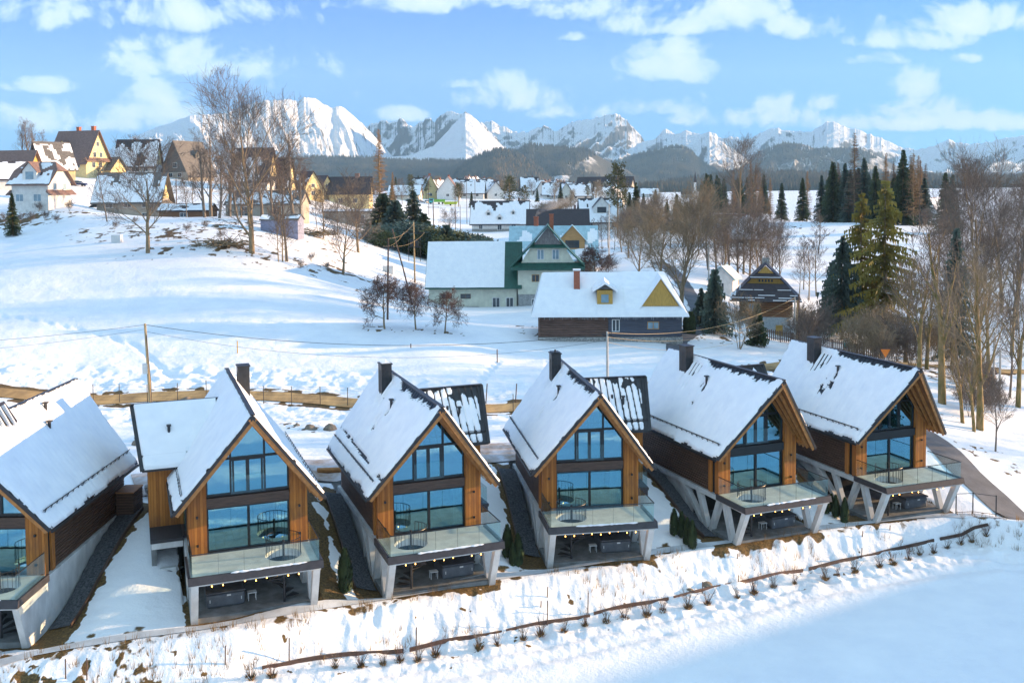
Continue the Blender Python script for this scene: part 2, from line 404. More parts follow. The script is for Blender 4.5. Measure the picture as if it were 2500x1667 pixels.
# rough snow between the road and the field above it
rg = np.exp(-((d1-5)/6.5)**2)*(GY>60)+.28*sst(88,95,GY)*sst(150,118,GY)*sst(10,-30,GX)
GZ = GZ + rg*flat*(fbm(GX/1.2,GY/1.2,4,91)-.45)*.45
# trails of footprints trodden across the white field
for ln in ([(0,770),(180,800),(330,840),(420,920)],[(1330,850),(1345,890),(1320,940)],[(1150,960),(1190,905),(1215,880)]):
    tq = smoothline(gpix(ln),.8); dd = dist_line(GX,GY,tq,3)
    GZ = GZ-.13*sst(.75,.2,dd)*(.35+.65*(np.sin(GX*4.1+GY*3.3)>-.2))
# bare earth and dead grass showing through
def patch(px,py,rx,ry,amt,sc=1.5,seed=0):
    global dirt
    p = ground_at(px,py); q = p[1]/FPX
    dx = (GX-p[0]); dy = (GY-p[1])
    sel = (np.abs(dx) < 3*rx)&(np.abs(dy) < 3*ry)
    if not sel.any(): return
    d = np.zeros_like(GX); d[sel] = np.exp(-(dx[sel]/rx)**2-(dy[sel]/ry)**2)*np.clip((fbm(GX[sel]*sc,GY[sel]*sc,5,seed,.62)-.53)*4.2,0,1)*amt
    dirt = np.maximum(dirt, np.clip(d,0,1))
for p in [(60,1650,4.5,2.6,1.6),(180,1640,4,2.2,1.3),(330,1590,3,1.6,.9),(250,1610,3,1.5,1.0),(940,806,2.2,2.0,1.9),(1090,812,2,1.6,1.7),(1020,808,1.2,1,1.2),
          (361,617,5,7,1.5),(615,618,4,6,1.3),(560,600,8,8,1.2),(420,560,16,14,1.1),(300,560,14,10,.9),(520,560,14,16,1.2),(700,640,10,12,1.0),(780,640,8,12,1.1),
          (838,668,5,7,1.5),(70,535,22,10,1.3),(20,550,12,8,1.4),(480,530,20,14,1.2),(700,560,16,14,1.2),(860,700,6,4,.9),(1320,815,3,2,1.4),(1700,820,8,4,1.2),(1290,800,2.5,1.5,1.4),
          (2250,910,14,10,1.2),(2150,870,12,8,1.2),(2350,900,12,6,1.2),(2440,660,12,10,1.3),(1985,555,20,14,.8),(1560,600,20,16,.9),(2200,820,14,10,1.1),(1720,770,6,6,1.0),(1960,840,10,8,1.1),
          (730,1040,3,2,1.2),(760,1050,2,1.3,1.2),(1090,985,4,1.6,1.1),(480,965,4,1.3,1.2),(2300,1010,3,3,1.0),(2400,1110,3,3,1.2)]:
    patch(*p, sc=1.5 if p[1] > 700 else .55, seed=int(p[0]))
dirt = np.maximum(dirt, np.clip(bw*sst(.76,.86,fbm(GX*1.6,GY*1.6,4,61))*.9*(np.abs(GX)<45),0,1))
dirt = np.maximum(dirt, np.clip(sst(1.3,.7,d5)*sst(.45,.75,fbm(GX*1.2,GY*1.2,3,66)),0,1)*.5)
dirt = np.maximum(dirt, .9*sst(2.9,2.0,d1)*sst(.4,.6,fbm(GX*.9,GY*.9,3,69)))
gm, nt, p = newmat('snow_ground')
tc = nt.add('ShaderNodeTexCoord'); v = tc.outputs['Object']
f = nt.noise(v,.35,5,.6); f2 = nt.noise(v,2.2,5,.65); f3 = nt.noise(v,9,2,.6)
sc_ = nt.ramp(f,[(.3,SNOWC[0]),(.7,SNOWC[1])])
at_ = nt.add('ShaderNodeAttribute', attribute_name='dirt')
dm = nt.math('SUBTRACT', nt.math('ADD', nt.math('MULTIPLY',at_.outputs['Fac'],1.5), nt.math('MULTIPLY', f2, .7)), .85)
dm = nt.math('MULTIPLY', dm, 5.0, clamp=True)
dc = nt.ramp(f3,[(.3,(.06,.04,.022)),(.55,(.14,.09,.035)),(.75,(.26,.15,.055))])
nt.link(nt.mix(dm, sc_, dc), p.inputs['Base Color'])
h = nt.math('ADD', nt.math('MULTIPLY',f2,1.0), nt.math('MULTIPLY',f3,.25))
nt.link(nt.bump(h,.42,.16), p.inputs['Normal']); p.inputs['Roughness'].default_value=.7; p.inputs['Specular IOR Level'].default_value=.2
GF = gridfaces(len(rad),len(az))
gr = npmesh('ground', np.stack([GX,GY,GZ],1), GF, gm, attr={'dirt':dirt}); tag(gr,kind='structure')
def strip(name, q, w, mat, lift=.05, n=4, zf=None):
    t = np.gradient(q[:,:2],axis=0); t /= np.linalg.norm(t,axis=1)[:,None]; nrm = np.stack([-t[:,1],t[:,0]],1)
    offs = np.linspace(-.5,.5,n); V = []
    for o_ in offs:
        ww = w*(1+.06*np.sin(np.arange(len(q))*1.7+o_*9)) if abs(o_) == .5 else w
        xy = q[:,:2]+nrm*(o_*ww)[:,None] if hasattr(ww,'__len__') else q[:,:2]+nrm*(o_*ww)
        V.append(np.c_[xy, G(xy[:,0],xy[:,1])+lift])
    V = np.stack(V,1).reshape(-1,3)
    return tag(npmesh(name, V, gridfaces(len(q),n), mat), kind='structure')
strip('road', road1, 2.9, litroad, .07)
strip('side_road', lane, 2.6, asphalt, .06)
strip('paved_yard', yard, 6.0, paver, .08, 6)
strip('driveway', drive, 2.7, asphalt, .075)
strip('footpath', foot, .6, path, .045, 3)
# ------------------------------------------------------------------ the chalets
RZ, EZ, EW = 9.9, 4.97, 3.74            # ridge and eave height, eave half width
def zr(u): return RZ-(RZ-EZ)/EW*abs(u)
def vfront(s): return 2.68+(1.0-2.68)*s
def vback(s): return -11.2+.63*s
SL = math.hypot(EW, RZ-EZ); NU, NZ = (RZ-EZ)/SL, EW/SL     # outward normal of a slope
def roof_snow(m, side, seed, style, parent, mat):
    ns, nt_ = 64, 150
    s = np.linspace(0.004,1.0,ns); t = np.linspace(0,1,nt_)
    S_, T = np.meshgrid(s,t,indexing='ij')
    V = vfront(S_)+(vback(S_)-vfront(S_))*T
    n1 = fbm(V*1.1+seed*3,S_*6,4,seed); n2 = vn(V*5.2,S_*7+seed,seed+5); nf = vn(V*2.0+3,S_*2,seed+9)
    mask = .42+.5*(n1-.5)
    edge = np.minimum(np.minimum(T,1-T)*13.5, (1-S_)*5.5)
    mask = mask-.75*sst(.20,.0,edge+(n1-.5)*.35)
    rib = np.abs(((V+20)/.42)%1-.5)
    if style == 'bare' and side < 0:
        L = .035+.05*vn(V*4.4,np.zeros_like(V),seed)**1.5+.02*(rib<.14)
        zone = sst(-5.7,-5.2,V)*sst(2.6,1.6,V+.6*n1)
        mask = mask-1.2*zone*sst(.02,-.01,S_-L)
        mask = mask-1.1*np.exp(-((V+6.9)/1.0)**2)*sst(.36,.12,S_+(n2-.5)*.35)*sst(.05,.1,S_)*(rib<.33)
        mask = mask-1.0*np.exp(-((V+4.35)/.18)**2-((S_-.33)/.05)**2)
        mask = mask-.9*np.exp(-((V+4.7)/.6)**2-((S_-.45)/.14)**2)*(n2>.62)
        mask = mask-.75*sst(.014,.004,np.abs(S_-.855+.004*n1))*(n2>.36)*(V<.9)
    else:
        mask = mask-.8*sst(.022,.0,S_)*(n2>.45)
        mask = mask-.6*sst(.010,.003,np.abs(S_-.855))*(n2>.55)
    if seed in (3,) and side < 0: mask = mask-.8*sst(.03,.01,np.abs(S_-.80+.05*T))*(n1>.5)
    th = .115*sst(0,.28,mask)*(.7+.6*n1)+.012*sst(.10,.22,rib)*(mask>0)+.02*(nf-.5)*(mask>0)
    th = np.where(mask<=0,.004,np.maximum(th,.004))
    U = side*EW*S_; Z = RZ-(RZ-EZ)*S_
    P = np.stack([m*(U+side*NU*th), -V, Z+NZ*th+.03],-1).reshape(-1,3)
    F = gridfaces(ns,nt_); mk = mask.ravel(); keep = (mk[F]>0).sum(1)>=2
    return npmesh('roof_snow', P, F[keep], mat, parent)
def chalet(i, label, style, wing):
    X,Y,a,z0 = HOUSES[i]; m = -1 if i < 2 else 1
    root = empty('chalet', (X,Y,z0), R(a), label, 'house', 'modern wooden chalets in a row')
    tf = lambda p: (m*p[0], -p[1], p[2])
    B = lambda: MB(tf)
    # slabs
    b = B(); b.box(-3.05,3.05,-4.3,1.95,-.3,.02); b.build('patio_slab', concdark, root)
    b = B(); b.box(-2.92,2.92,-10.6,-4.0,-.3,2.1); b.build('base_wall', concrete, root)
    b = B(); b.box(-2.3,2.3,-3.98,-3.9,.02,2.05)
    g = b.build('basement_door', frame, root)
    # upper slab with the round opening of the spiral stair
    cx, cv, cr_, nseg = -1.5, 1.45, .90, 48
    def ring(u0,u1,v0,v1,za,zb):
        b = B(); ins=[]; outs=[]
        for k in range(nseg):
            t = 2*math.pi*(k+.5)/nseg; c, s = math.cos(t), math.sin(t)
            q = min(((u1 if c>0 else u0)-cx)/c if abs(c)>1e-6 else 1e9, ((v1 if s>0 else v0)-cv)/s if abs(s)>1e-6 else 1e9)
            ins.append((cx+cr_*c,cv+cr_*s)); outs.append((cx+q*c,cv+q*s))
        for cu,cw in ((u0,v0),(u1,v0),(u1,v1),(u0,v1)):      # put the true corners in
            k = min(range(nseg), key=lambda k:(outs[k][0]-cu)**2+(outs[k][1]-cw)**2); outs[k] = (cu,cw)
        I = [[b.pt((x,y,z)) for x,y in ins] for z in (za,zb)]; O = [[b.pt((x,y,z)) for x,y in outs] for z in (za,zb)]
        for k in range(nseg):
            n = (k+1)%nseg
            b.face((I[0][k],I[0][n],O[0][n],O[0][k])); b.face((I[1][k],O[1][k],O[1][n],I[1][n]))
            b.face((O[0][k],O[0][n],O[1][n],O[1][k])); b.face((I[0][k],I[1][k],I[1][n],I[0][n]))
        return b
    b = ring(-3.08,3.08,.02,3.16,2.06,2.36); b.box(-3.08,3.08,-10.9,.015,2.06,2.36); b.build('floor_slab', concrete, root)
    ring(-2.98,2.98,.04,3.06,2.364,2.45).build('terrace_tiles', tiles, root)
    b = B(); b.hexa([(-3.2,3.16,2.17),(3.2,3.16,2.17),(3.2,3.30,2.17),(-3.2,3.30,2.17)],[(-3.2,3.07,2.52),(3.2,3.07,2.52),(3.2,3.18,2.52),(-3.2,3.18,2.52)])
    for s in (-1,1): b.box(min(s*3.085,s*3.2),max(s*3.085,s*3.2),.05,3.155,2.17,2.52)
    et = b.build('edge_trim', trim, root)
    rs = random.Random(i*7+1)
    b = B(); u = -1.6 if m>0 else -2.4                     # the strip of snow lying on the trim
    us_ = [u+k*.14 for k in range(27)]
    b.tube([(q,3.17+.02*rs.random(),2.525+.012*rs.random()) for q in us_],[.012]+[.028+.035*rs.random() for _ in us_[2:]]+[.012],6)
    if i != 5: b.build('snow_strip', roofsnow, et)
    # glass balustrade
    gb = None
    b = B(); b.box(-3.0,3.0,3.095,3.11,2.45,3.58); gb = b.build('balustrade', gbal, root)
    for s in (-1,1):
        b = B(); b.box(min(s*3.0,s*3.015),max(s*3.0,s*3.015),.1,3.09,2.45,3.58); b.build('balustrade', gbal, root)
    b = B(); b.box(-3.03,3.03,3.085,3.12,3.58,3.615)
    for s in (-1,1): b.box(s*3.0-.018,s*3.0+.033 if s>0 else s*3.0+.018,.1,3.085,3.58,3.615)
    for u in (-1.8,-.6,.6,1.8): b.box(u-.004,u+.004,3.093,3.113,2.5,3.57)
    b.build('handrail', frame, gb)
    # guard round the stair opening and the spiral stair below it
    b = B()
    for k in range(22):
        t = R(-60)+k*R(300)/21
        b.tube([(cx+.86*math.cos(t),cv+.86*math.sin(t),2.45),(cx+.86*math.cos(t),cv+.86*math.sin(t),3.38)],.012,4)
    b.tube([(cx+.86*math.cos(t),cv+.86*math.sin(t),3.38) for t in [R(-60)+k*R(300)/40 for k in range(41)]],.02,5)
    b.build('stair_guard', frame, root)
    b = B(); b.tube([(cx,cv,0),(cx,cv,3.2)],.06,8)
    for k in range(11):
        t0 = R(200)+k*R(26); z = .2+k*.2
        b.prism([(cx,cv,z),(cx+.82*math.cos(t0),cv+.82*math.sin(t0),z),(cx+.82*math.cos(t0+R(30)),cv+.82*math.sin(t0+R(30)),z)],(0,0,.04))
    b.build('spiral_stair', metal, root)
    # V-shaped concrete legs
    def arm(b,s,vt,vf,wt=.42,wf=.36):
        u0,u1 = (s*2.72,s*3.06)
        b.hexa([(u0,vf-wf/2,-.25),(u1,vf-wf/2,-.25),(u1,vf+wf/2,-.25),(u0,vf+wf/2,-.25)],[(u0,vt-wt/2,2.055),(u1,vt-wt/2,2.055),(u1,vt+wt/2,2.055),(u0,vt+wt/2,2.055)])
    for s in (-1,1):
        if i == 0 and s < 0:       # the near chalet has a solid flank wall on the visible side
            b = B(); b.prism([(-3.06,-9.5,2.055),(-3.06,2.95,2.055),(-3.06,2.05,-.4),(-3.06,1.2,-.4),(-3.06,-8.0,1.2)],(.3,0,0)); b.build('flank_wall', concrete, root); continue
        b = B(); arm(b,s,.72,1.55); arm(b,s,2.86,1.85); b.build('leg', concrete, root)
        b = B(); arm(b,s,-4.1,-1.35,.5,.4); arm(b,s,-2.25,-1.15); arm(b,s,.12,-.9); b.build('leg', concrete, root)
    # walls: dark backing, horizontal slats in front of it, corner boards
    b = B(); zt = zr(2.85)-.32
    for s in (-1,1): b.box(min(s*2.78,s*2.86),max(s*2.78,s*2.86),-10.55,-.42,2.365,zt)
    b.prism([(-2.775,-10.55,2.365),(2.775,-10.55,2.365),(2.775,-10.55,zt),(0,-10.55,RZ-.4),(-2.775,-10.55,zt)],(0,.12,0))
    b.build('wall', backing, root)
    for s in (-1,1):
        b = B(); z = 2.40
        while z < zt-.1:
            for va,vb in ((-10.5,-8.2),(-8.17,-5.9),(-5.87,-3.5),(-3.47,-1.16)):
                b.box(min(s*2.865,s*2.925),max(s*2.865,s*2.925),va,vb,z,z+.125)
            z += .165
        b.build('slat_cladding', slatw, root)
        b = B(); b.box(min(s*2.62,s*2.97),max(s*2.62,s*2.97),-1.14,-.80,2.365,zr(2.97)-.35); b.build('corner_post', woodside, root)
        # front pillar of vertical boards
        us = [2.08,2.97]
        b = B(); b.prism([(s*us[0],-.40,2.365),(s*us[1],-.40,2.365),(s*us[1],-.40,zr(us[1])-.33),(s*us[0],-.40,zr(us[0])-.33)],(0,.40,0)); pl = b.build('front_pillar', wood, root)
        for z in (2.9,4.35):
            b = B(); b.box(s*2.55-.05,s*2.55+.05,.0,.10,z,z+.11); b.build('wall_lamp', frame, pl)
        b = B(); b.box(min(s*3.0,s*3.22),max(s*3.0,s*3.22),-.35,.62,zr(3.1)-.62,zr(3.1)-.38); b.build('purlin_end', concrete if i in (2,3) else beamw, root)
    # gable window
    zu = lambda u: zr(u)-.38
    b = B(); b.prism([(-2.05,-.30,5.32),(2.05,-.30,5.32),(2.05,-.30,zu(2.05)),(0,-.30,zu(0)),(-2.05,-.30,zu(2.05))],(0,.02,0))
    gw = b.build('gable_window', gwin, root)
    b = B()
    def bar(u0,z0_,u1,z1_,w=.1,v0=-.34,v1=-.22):
        d = math.hypot(u1-u0,z1_-z0_); px_,pz_ = -(z1_-z0_)/d*w/2,(u1-u0)/d*w/2
        b.prism([(u0+px_,v0,z0_+pz_),(u1+px_,v0,z1_+pz_),(u1-px_,v0,z1_-pz_),(u0-px_,v0,z0_-pz_)],(0,v1-v0,0))
    bar(-2.07,5.34,2.07,5.34,.14); ut = (RZ-.38-7.18)*EW/(RZ-EZ)
    bar(-ut,7.18,ut,7.18,.11,-.345,-.215)
    for s in (-1,1):
        bar(s*.85,5.41,s*.85,zu(.85),.10,-.335,-.21); bar(s*2.04,5.42,s*2.04,zu(2.04),.09,-.35,-.22); bar(s*2.05,zu(2.05)-.03,0,zu(0)-.03,.10,-.35,-.225)
    bar(0,5.42,0,7.12,.17,-.332,-.208)
    for s in (-1,1): bar(s*.72,5.42,s*.72,7.12,.09,-.331,-.212)
    bar(-.8,7.08,.8,7.08,.08,-.33,-.2)
    b.build('frame', frame, gw)
    b = B(); b.box(-.86,.86,-.09,-.075,5.36,6.28); b.build('rail_glass', gbal, gw)
    b = B(); b.box(-2.075,2.075,-.34,-.08,4.76,5.26); b.build('spandrel_beam', frame if i > 3 else spandw, root)
    # sliding door
    b = B(); b.box(-2.03,2.03,-.30,-.28,2.5,4.72); sd = b.build('sliding_door', gwin, root)
    b = B(); bar(-2.07,2.45,2.07,2.45,.16,-.36,-.2); bar(-2.07,4.70,2.07,4.70,.10,-.361,-.201)
    for s in (-1,1): bar(s*2.03,2.5,s*2.03,4.68,.09,-.359,-.203)
    bar(0,2.5,0,4.66,.13,-.355,-.198); b.build('frame', frame, sd)
    # the rooms behind
    b = B(); b.box(-2.77,2.77,-7.5,-.42,2.37,2.44); b.build('room_floor', intfloor, root)
    b = B(); b.box(-2.77,2.77,-7.5,-.42,4.95,5.2); b.box(-2.77,2.77,-7.4,-7.3,2.45,4.94); b.prism([(-2.77,-6.0,5.21),(2.77,-6.0,5.21),(2.77,-6.0,5.4),(0,-6.0,9.2),(-2.77,-6.0,5.4)],(0,.1,0)); b.build('room_wall', intwall, root)
    for s in (-1,1):
        b = B(); pr = None
        for k in range(17):
            p = (s*(2.0-(.02+.011*((i*5+(s>0)*3)%4))*k),-.62+.05*math.sin(k*2.1)); q = (b.pt((*p,2.46)),b.pt((*p,4.7)))
            if pr: b.face((pr[0],q[0],q[1],pr[1]))
            pr = q
        b.build('curtain', curtain, root, recalc=False)
    # roof: metal deck, wooden soffit, rafters, barge boards
    def SP(side,s,v,d=0): return (side*(EW*s+NU*d), v, RZ-(RZ-EZ)*s+NZ*d)
    b = B()
    for side in (-1,1):
        e = .05 if side>0 else .045
        lo = [SP(side,0,vfront(0),-.06),SP(side,1,vfront(1),-.06),SP(side,1,vback(1),-.06),SP(side,0,vback(0),-.06)]
        hi = [SP(side,0,vfront(0),.02),SP(side,1,vfront(1),.02),SP(side,1,vback(1),.02),SP(side,0,vback(0),.02)]
        lo[0] = (0,vfront(0),RZ-.1); lo[3] = (0,vback(0),RZ-.1); hi[0] = (0,vfront(0),RZ+.03); hi[3] = (0,vback(0),RZ+.03)
        b.hexa(lo,hi)
        v = -11.0
        while v < 2.6:                                        # standing seams
            smax = min(1,(2.68-v-.03)/1.68); smin = 0
            sb = 1 if v > -10.57 else max(.05,(v+11.2)/.63)
            a_ = SP(side,.015,v,.035); c_ = SP(side,min(smax,sb)*.995,v,.035); b.beam(a_,c_,.025,.05,(0,1,0)); v += .42
    b.beam((0,vfront(0)-.02,RZ+.05),(0,vback(0)+.02,RZ+.05),.24,.06)
    rf = b.build('roof', metal, root)
    b = B()
    for side in (-1,1):
        lo = [SP(side,.0,vfront(0)-.05,-.2),SP(side,.99,vfront(1)-.05,-.2),SP(side,.99,vback(1)+.05,-.2),SP(side,0,vback(0)+.05,-.2)]
        hi = [SP(side,.0,vfront(0)-.05,-.075),SP(side,.99,vfront(1)-.05,-.075),SP(side,.99,vback(1)+.05,-.075),SP(side,0,vback(0)+.05,-.075)]
        for L_,d in ((lo,-.33),(hi,-.12)):
            L_[0] = (0,vfront(0)-.05,RZ+d); L_[3] = (0,vback(0)+.05,RZ+d)
        b.hexa(lo,hi)
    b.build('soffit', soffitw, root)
    for side in (-1,1):
        b = B(); b.beam(SP(side,0.005,vfront(0)-.03,-.17),SP(side,.995,vfront(1)-.03,-.17),.09,.24,(side*NU,0,NZ)); b.build('barge_board', beamw, root)
        b = B(); b.beam(SP(side,0.0,vfront(0)+.035,-.03),SP(side,1.0,vfront(1)+.035,-.03),.05,.15,(side*NU,0,NZ)); b.build('verge_trim', metal, root)
        for k in (1,2,3):
            q = k/3.6; b = B(); b.beam(SP(side,.02,vfront(0)*(1-q)-.1*q,-.29),SP(side,.97,vfront(1)*(1-q)-.35*q,-.29),.10,.17,(side*NU,0,NZ)); b.build('rafter', beamw, root)
        b = B(); zz = SP(side,1,0,-.02)[2]; b.beam((side*(EW+.04),vfront(1)-.05,zz-.06),(side*(EW+.04),vback(1)+.05,zz-.06),.11,.11); b.build('gutter', metal, root)
    # snow guards
    for side in (-1,1):
        b = B(); va,vb = .62,-10.4
        for d in (.14,.24): b.beam(SP(side,.845,va,d),SP(side,.845,vb,d),.03,.03)
        v = va-.1
        while v > vb: b.beam(SP(side,.87,v,.0),SP(side,.845,v,.28),.035,.035); v -= .62
        b.build('snow_guard', metal, rf)
    # chimney and vent
    if i:
        b = B(); u0,u1,va,vb = (-.95,-.30,-8.05,-7.2)
        b.box(u0,u1,va,vb,8.3,10.62)
        for k in range(1,4): b.box(u0-.012,u1+.012,va+k*.21,va+k*.21+.03,8.3,10.3)
        for k in range(1,3): b.box(u0+k*.21,u0+k*.21+.03,va-.012,vb+.012,8.3,10.3)
        b.box(u0-.05,u1+.05,va-.05,vb+.05,10.63,10.70); b.build('chimney', metal, rf)
        if i in (2,3):
            b = B(); b.tube([(-.62,-7.6,10.7),(-.62,-7.6,10.9)],.06,6); b.box(-.9,-.36,-8.0,-7.25,10.71,10.76); b.build('chimney_cap', roofsnow if i == 2 else metal, rf)
    vents = [(-1.05,-4.35)] if i > 1 else ([(-.6,-5.8),(-1.2,-4.85)] if i == 0 else [])
    for u,v in vents:
        b = B(); z = zr(u); b.tube([(u,v,z-.1),(u,v,z+.55)],.085,8); b.box(u-.13,u+.13,v-.13,v+.13,z+.52,z+.60); b.build('vent_pipe', metal, rf)
    for side in (-1,1): roof_snow(m, side, i+1, style, rf, roofsnow)
    if i == 0:                    # dark raised roof piece riding on the ridge of the near chalet
        b = B()
        b.hexa([(-.95,-2.75,zr(.95)-.05),(0.3,-2.75,9.8),(0.3,1.6,9.8),(-.95,1.6,zr(.95)-.05)],[(-.85,-2.75,zr(.95)+.28),(0.1,-2.75,10.42),(0.1,1.6,10.42),(-.85,1.6,zr(.95)+.28)])
        dm_ = b.build('raised_roof', metal, rf)
        b = B()
        for k in range(8): b.beam((-.78,-2.25+k*.5,zr(.95)+.40),(-.08,-2.25+k*.5,10.31),.2,.07,(0,1,0))
        b.build('snow_strip', roofsnow, dm_)
    # cross wing
    if wing:
        wv, hwid, wz, wez, end = -7.1, 2.6, 8.92, 5.85, 5.5
        k_ = (wz-wez)/hwid; L_ = math.hypot(hwid,wz-wez); n1_,n2_ = (wz-wez)/L_, hwid/L_
        b = B()
        for s in (-1,1):
            lo = [(.6,wv,wz-.1),(end,wv,wz-.1),(end-.45,wv+s*hwid,wez-.08),(2.6,wv+s*hwid,wez-.08)]
            hi = [(p[0],p[1],p[2]+.12) for p in lo]; b.hexa(lo,hi)
            for q in range(11):
                u = 1.0+q*.42
                b.beam((u,wv+s*.05,wz+.02),(min(u,end-.45),wv+s*hwid*.99,wez+.06),.03,.06,(1,0,0))
        b.beam((.5,wv,wz+.06),(end+.02,wv,wz+.06),.22,.06)
        for s in (-1,1): b.beam((end-.0,wv,wz+.0),(end-.45,wv+s*hwid,wez-.0),.12,.2,(1,0,0))
        for d in (.12,.2): b.beam((2.4,wv+hwid*.83,wz-k_*hwid*.83+d),(end-.45,wv+hwid*.83,wz-k_*hwid*.83+d),.03,.03)
        wr = b.build('wing_roof', metal, root)
        b = B(); b.box(2.0,4.75,wv-1.9,wv+1.9,2.37,wez+.3); b.prism([(2.0,wv-1.9,wez+.3),(2.0,wv+1.9,wez+.3),(2.0,wv,wz-.35)],(2.72,0,0)); b.build('wing_wall', wood, root)
        ns,n_ = 50,90; s_,t_ = np.meshgrid(np.linspace(.01,1,ns),np.linspace(0,1,n_),indexing='ij')
        U = 1.0+(end-.45*s_-1.0-.04)*t_; V = wv+hwid*s_; Z = wz-(wz-wez)*s_
        nn = fbm(U*1.2+i,V*1.2,4,i+50)
        if i == 1: mk = .3+(nn-.4)
        else:
            rib = np.abs(((U-1.0)/.42)%1-.5)
            mk = .55*sst(.42,.30,rib)-.32+1.1*(fbm(U*.9+3*i,V*.7,4,i+60)-.46)-.6*sst(.30,.05,s_+.3*(vn(U*2.4,V*0,i)-.5))+.1
            mk = np.where(np.abs(s_-.83)<.012,-1,mk)
        mk = mk-1.5*sst(.97,1.0,np.maximum(t_,s_))
        if i != 1: mk = mk-1.2*sst(.90,.96,t_)
        th = np.where(mk>0,.02+.10*sst(0,.2,mk),.004)
        P = np.stack([m*U,-(V+n1_*th),Z+n2_*th+.045],-1).reshape(-1,3); F = gridfaces(ns,n_)
        npmesh('roof_snow', P, F[(mk.ravel()[F]>0).sum(1)>=2], roofsnow, wr)
        b = B(); u,v = (3.6,wv+1.3); z = wz-k_*1.3; b.tube([(u,v,z-.1),(u,v,z+.5)],.08,8); b.box(u-.12,u+.12,v-.12,v+.12,z+.5,z+.58)
        if i != 1: b.tube([(2.9,wv+1.1,wz-k_*1.1-.1),(2.9,wv+1.1,wz-k_*1.1+.4)],.08,8)
        b.build('vent_pipe', metal, wr)
        # side terrace under the wing
        b = B(); b.box(2.95,4.55,-6.6,-3.3,2.0,2.34); b.box(2.95,4.6,-6.6,-3.25,2.342,2.5); sb = b.build('side_balcony', trim if i else concrete, root)
        if i != 1:
            b = B(); b.box(4.5,4.515,-6.5,-3.35,2.5,3.5); b.box(3.0,4.49,-3.36,-3.345,2.5,3.5); b.build('glass_panel', gbal, sb)
        b = B(); b.box(2.935,2.975,-5.6,-3.6,2.6,4.7); b.build('side_window', gwin, root)
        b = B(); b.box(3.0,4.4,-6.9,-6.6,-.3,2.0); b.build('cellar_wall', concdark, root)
    return root
HL = ['leftmost chalet of the row, cut off by the picture edge',
      'second chalet from the left, snowy cross wing on its left side',
      'third chalet from the left, with three thujas at its right side',
      'fourth chalet from the left, the one seen squarely from the front',
      'fifth chalet from the left, dark slatted flank and V legs, four thujas before it',
      'chalet at the right end of the row, beside the asphalt driveway']
for i in range(6): chalet(i, HL[i], 'full' if i < 2 else 'bare', i not in (0,5))
ORD = ['first','second','third','fourth','fifth','sixth']
LOC = ['leftmost chalet','second chalet from the left','third chalet from the left','fourth chalet from the left','fifth chalet from the left','rightmost chalet']
glow, nt, p = newmat('bulb_glow'); p.inputs['Emission Color'].default_value = (1,.42,.08,1); p.inputs['Emission Strength'].default_value = 3; p.inputs['Base Color'].default_value=(1,.6,.2,1)
def local(i, name, label, cat, group, u=0, v=0, z=0, rz=0):
    X,Y,a,z0 = HOUSES[i]; p = hw(i,(-1 if i<2 else 1)*u,v,z)
    return empty(name, tuple(p), R(a)+rz, label, cat, group)
for i in range(1,6):
    m = -1 if i < 2 else 1
    # hot tub
    t = local(i,'hot_tub','covered grey hot tub on the patio under the '+LOC[i],'hot tub','hot tubs under the chalets',1.32,0.05,.02)
    b = MB(); b.box(-.93,.93,-.95,.95,0,.68); b.build('shell', tubm, t, bevel=.12)
    b = MB(); b.box(-.96,.96,-.98,.98,.69,.80); b.build('cover', tubl, t, bevel=.04)
    b = MB(); b.box(.05,.25,-.962,-.952,.55,.63); b.box(-.78,-.74,-.962,-.952,.3,.45); b.box(.74,.78,-.962,-.952,.3,.45); b.build('panel', panelm, t)
    t = local(i,'patio_stool','small step stool beside the hot tub of the '+LOC[i],'stool','step stools by the hot tubs',.0,.55,.02)
    b = MB(); b.box(-.22,.22,-.18,.18,.38,.42); b.build('seat', panelm, t)
    for sx in (-.2,.17):
        for sy in (-.16,.13):
            b = MB(); b.box(sx,sx+.03,sy,sy+.03,0,.379); b.build('leg', panelm, t)
    # string lights
    t = local(i,'string_lights','glowing string of warm bulbs under the terrace of the '+LOC[i],'string lights','string lights under the terraces',0,2.55,1.95)
    def sg(u): return -.16*abs(math.sin((u+2.7)*math.pi/1.8))
    us = np.linspace(-2.7,2.7,46)
    b = MB(); b.tube([(u,0,sg(u)) for u in us],.008,4); b.build('cord', cable, t)
    for k in range(11):
        u = -2.6+k*.52; b = MB(); b.tube([(u,0,sg(u)),(u,0,sg(u)-.03),(u,0,sg(u)-.07),(u,0,sg(u)-.085)],[.012,.026,.028,.01],6); b.build('bulb', glow, t)
# chairs in the dining room of the fourth chalet and shell armchairs elsewhere
def chair(i,u,v,rz,label,group,big=1.0):
    t = local(i,'dining_chair' if big==1 else 'armchair',label,'chair',group,u,v,2.45,rz)
    b = MB(); n=9
    rows=[]
    for z,r in ((.42,.10),(.45,.22),(.60,.27),(.82,.27)):
        rows.append([b.pt((big*r*math.cos(R(-30)+R(240)*k/(n-1)),big*r*math.sin(R(-30)+R(240)*k/(n-1)),z*big if big>1 else z)) for k in range(n)])
    for a_,c_ in zip(rows,rows[1:]):
        for k in range(n-1): b.face((a_[k],a_[k+1],c_[k+1],c_[k]))
    b.build('seat', shellw, t, smooth=True, recalc=False)
    for sx,sy in ((-1,-1),(1,-1),(1,1),(-1,1)):
        b = MB(); b.beam((sx*.08*big,sy*.08*big,.43*big),(sx*.2*big,sy*.2*big,0),.025,.025); b.build('leg', beamw, t)
for k in range(5): chair(3,-.95+k*.52,-1.5,0,ORD[k]+' pale dining chair from the left behind the glass door of the fourth chalet','dining chairs behind the glass')
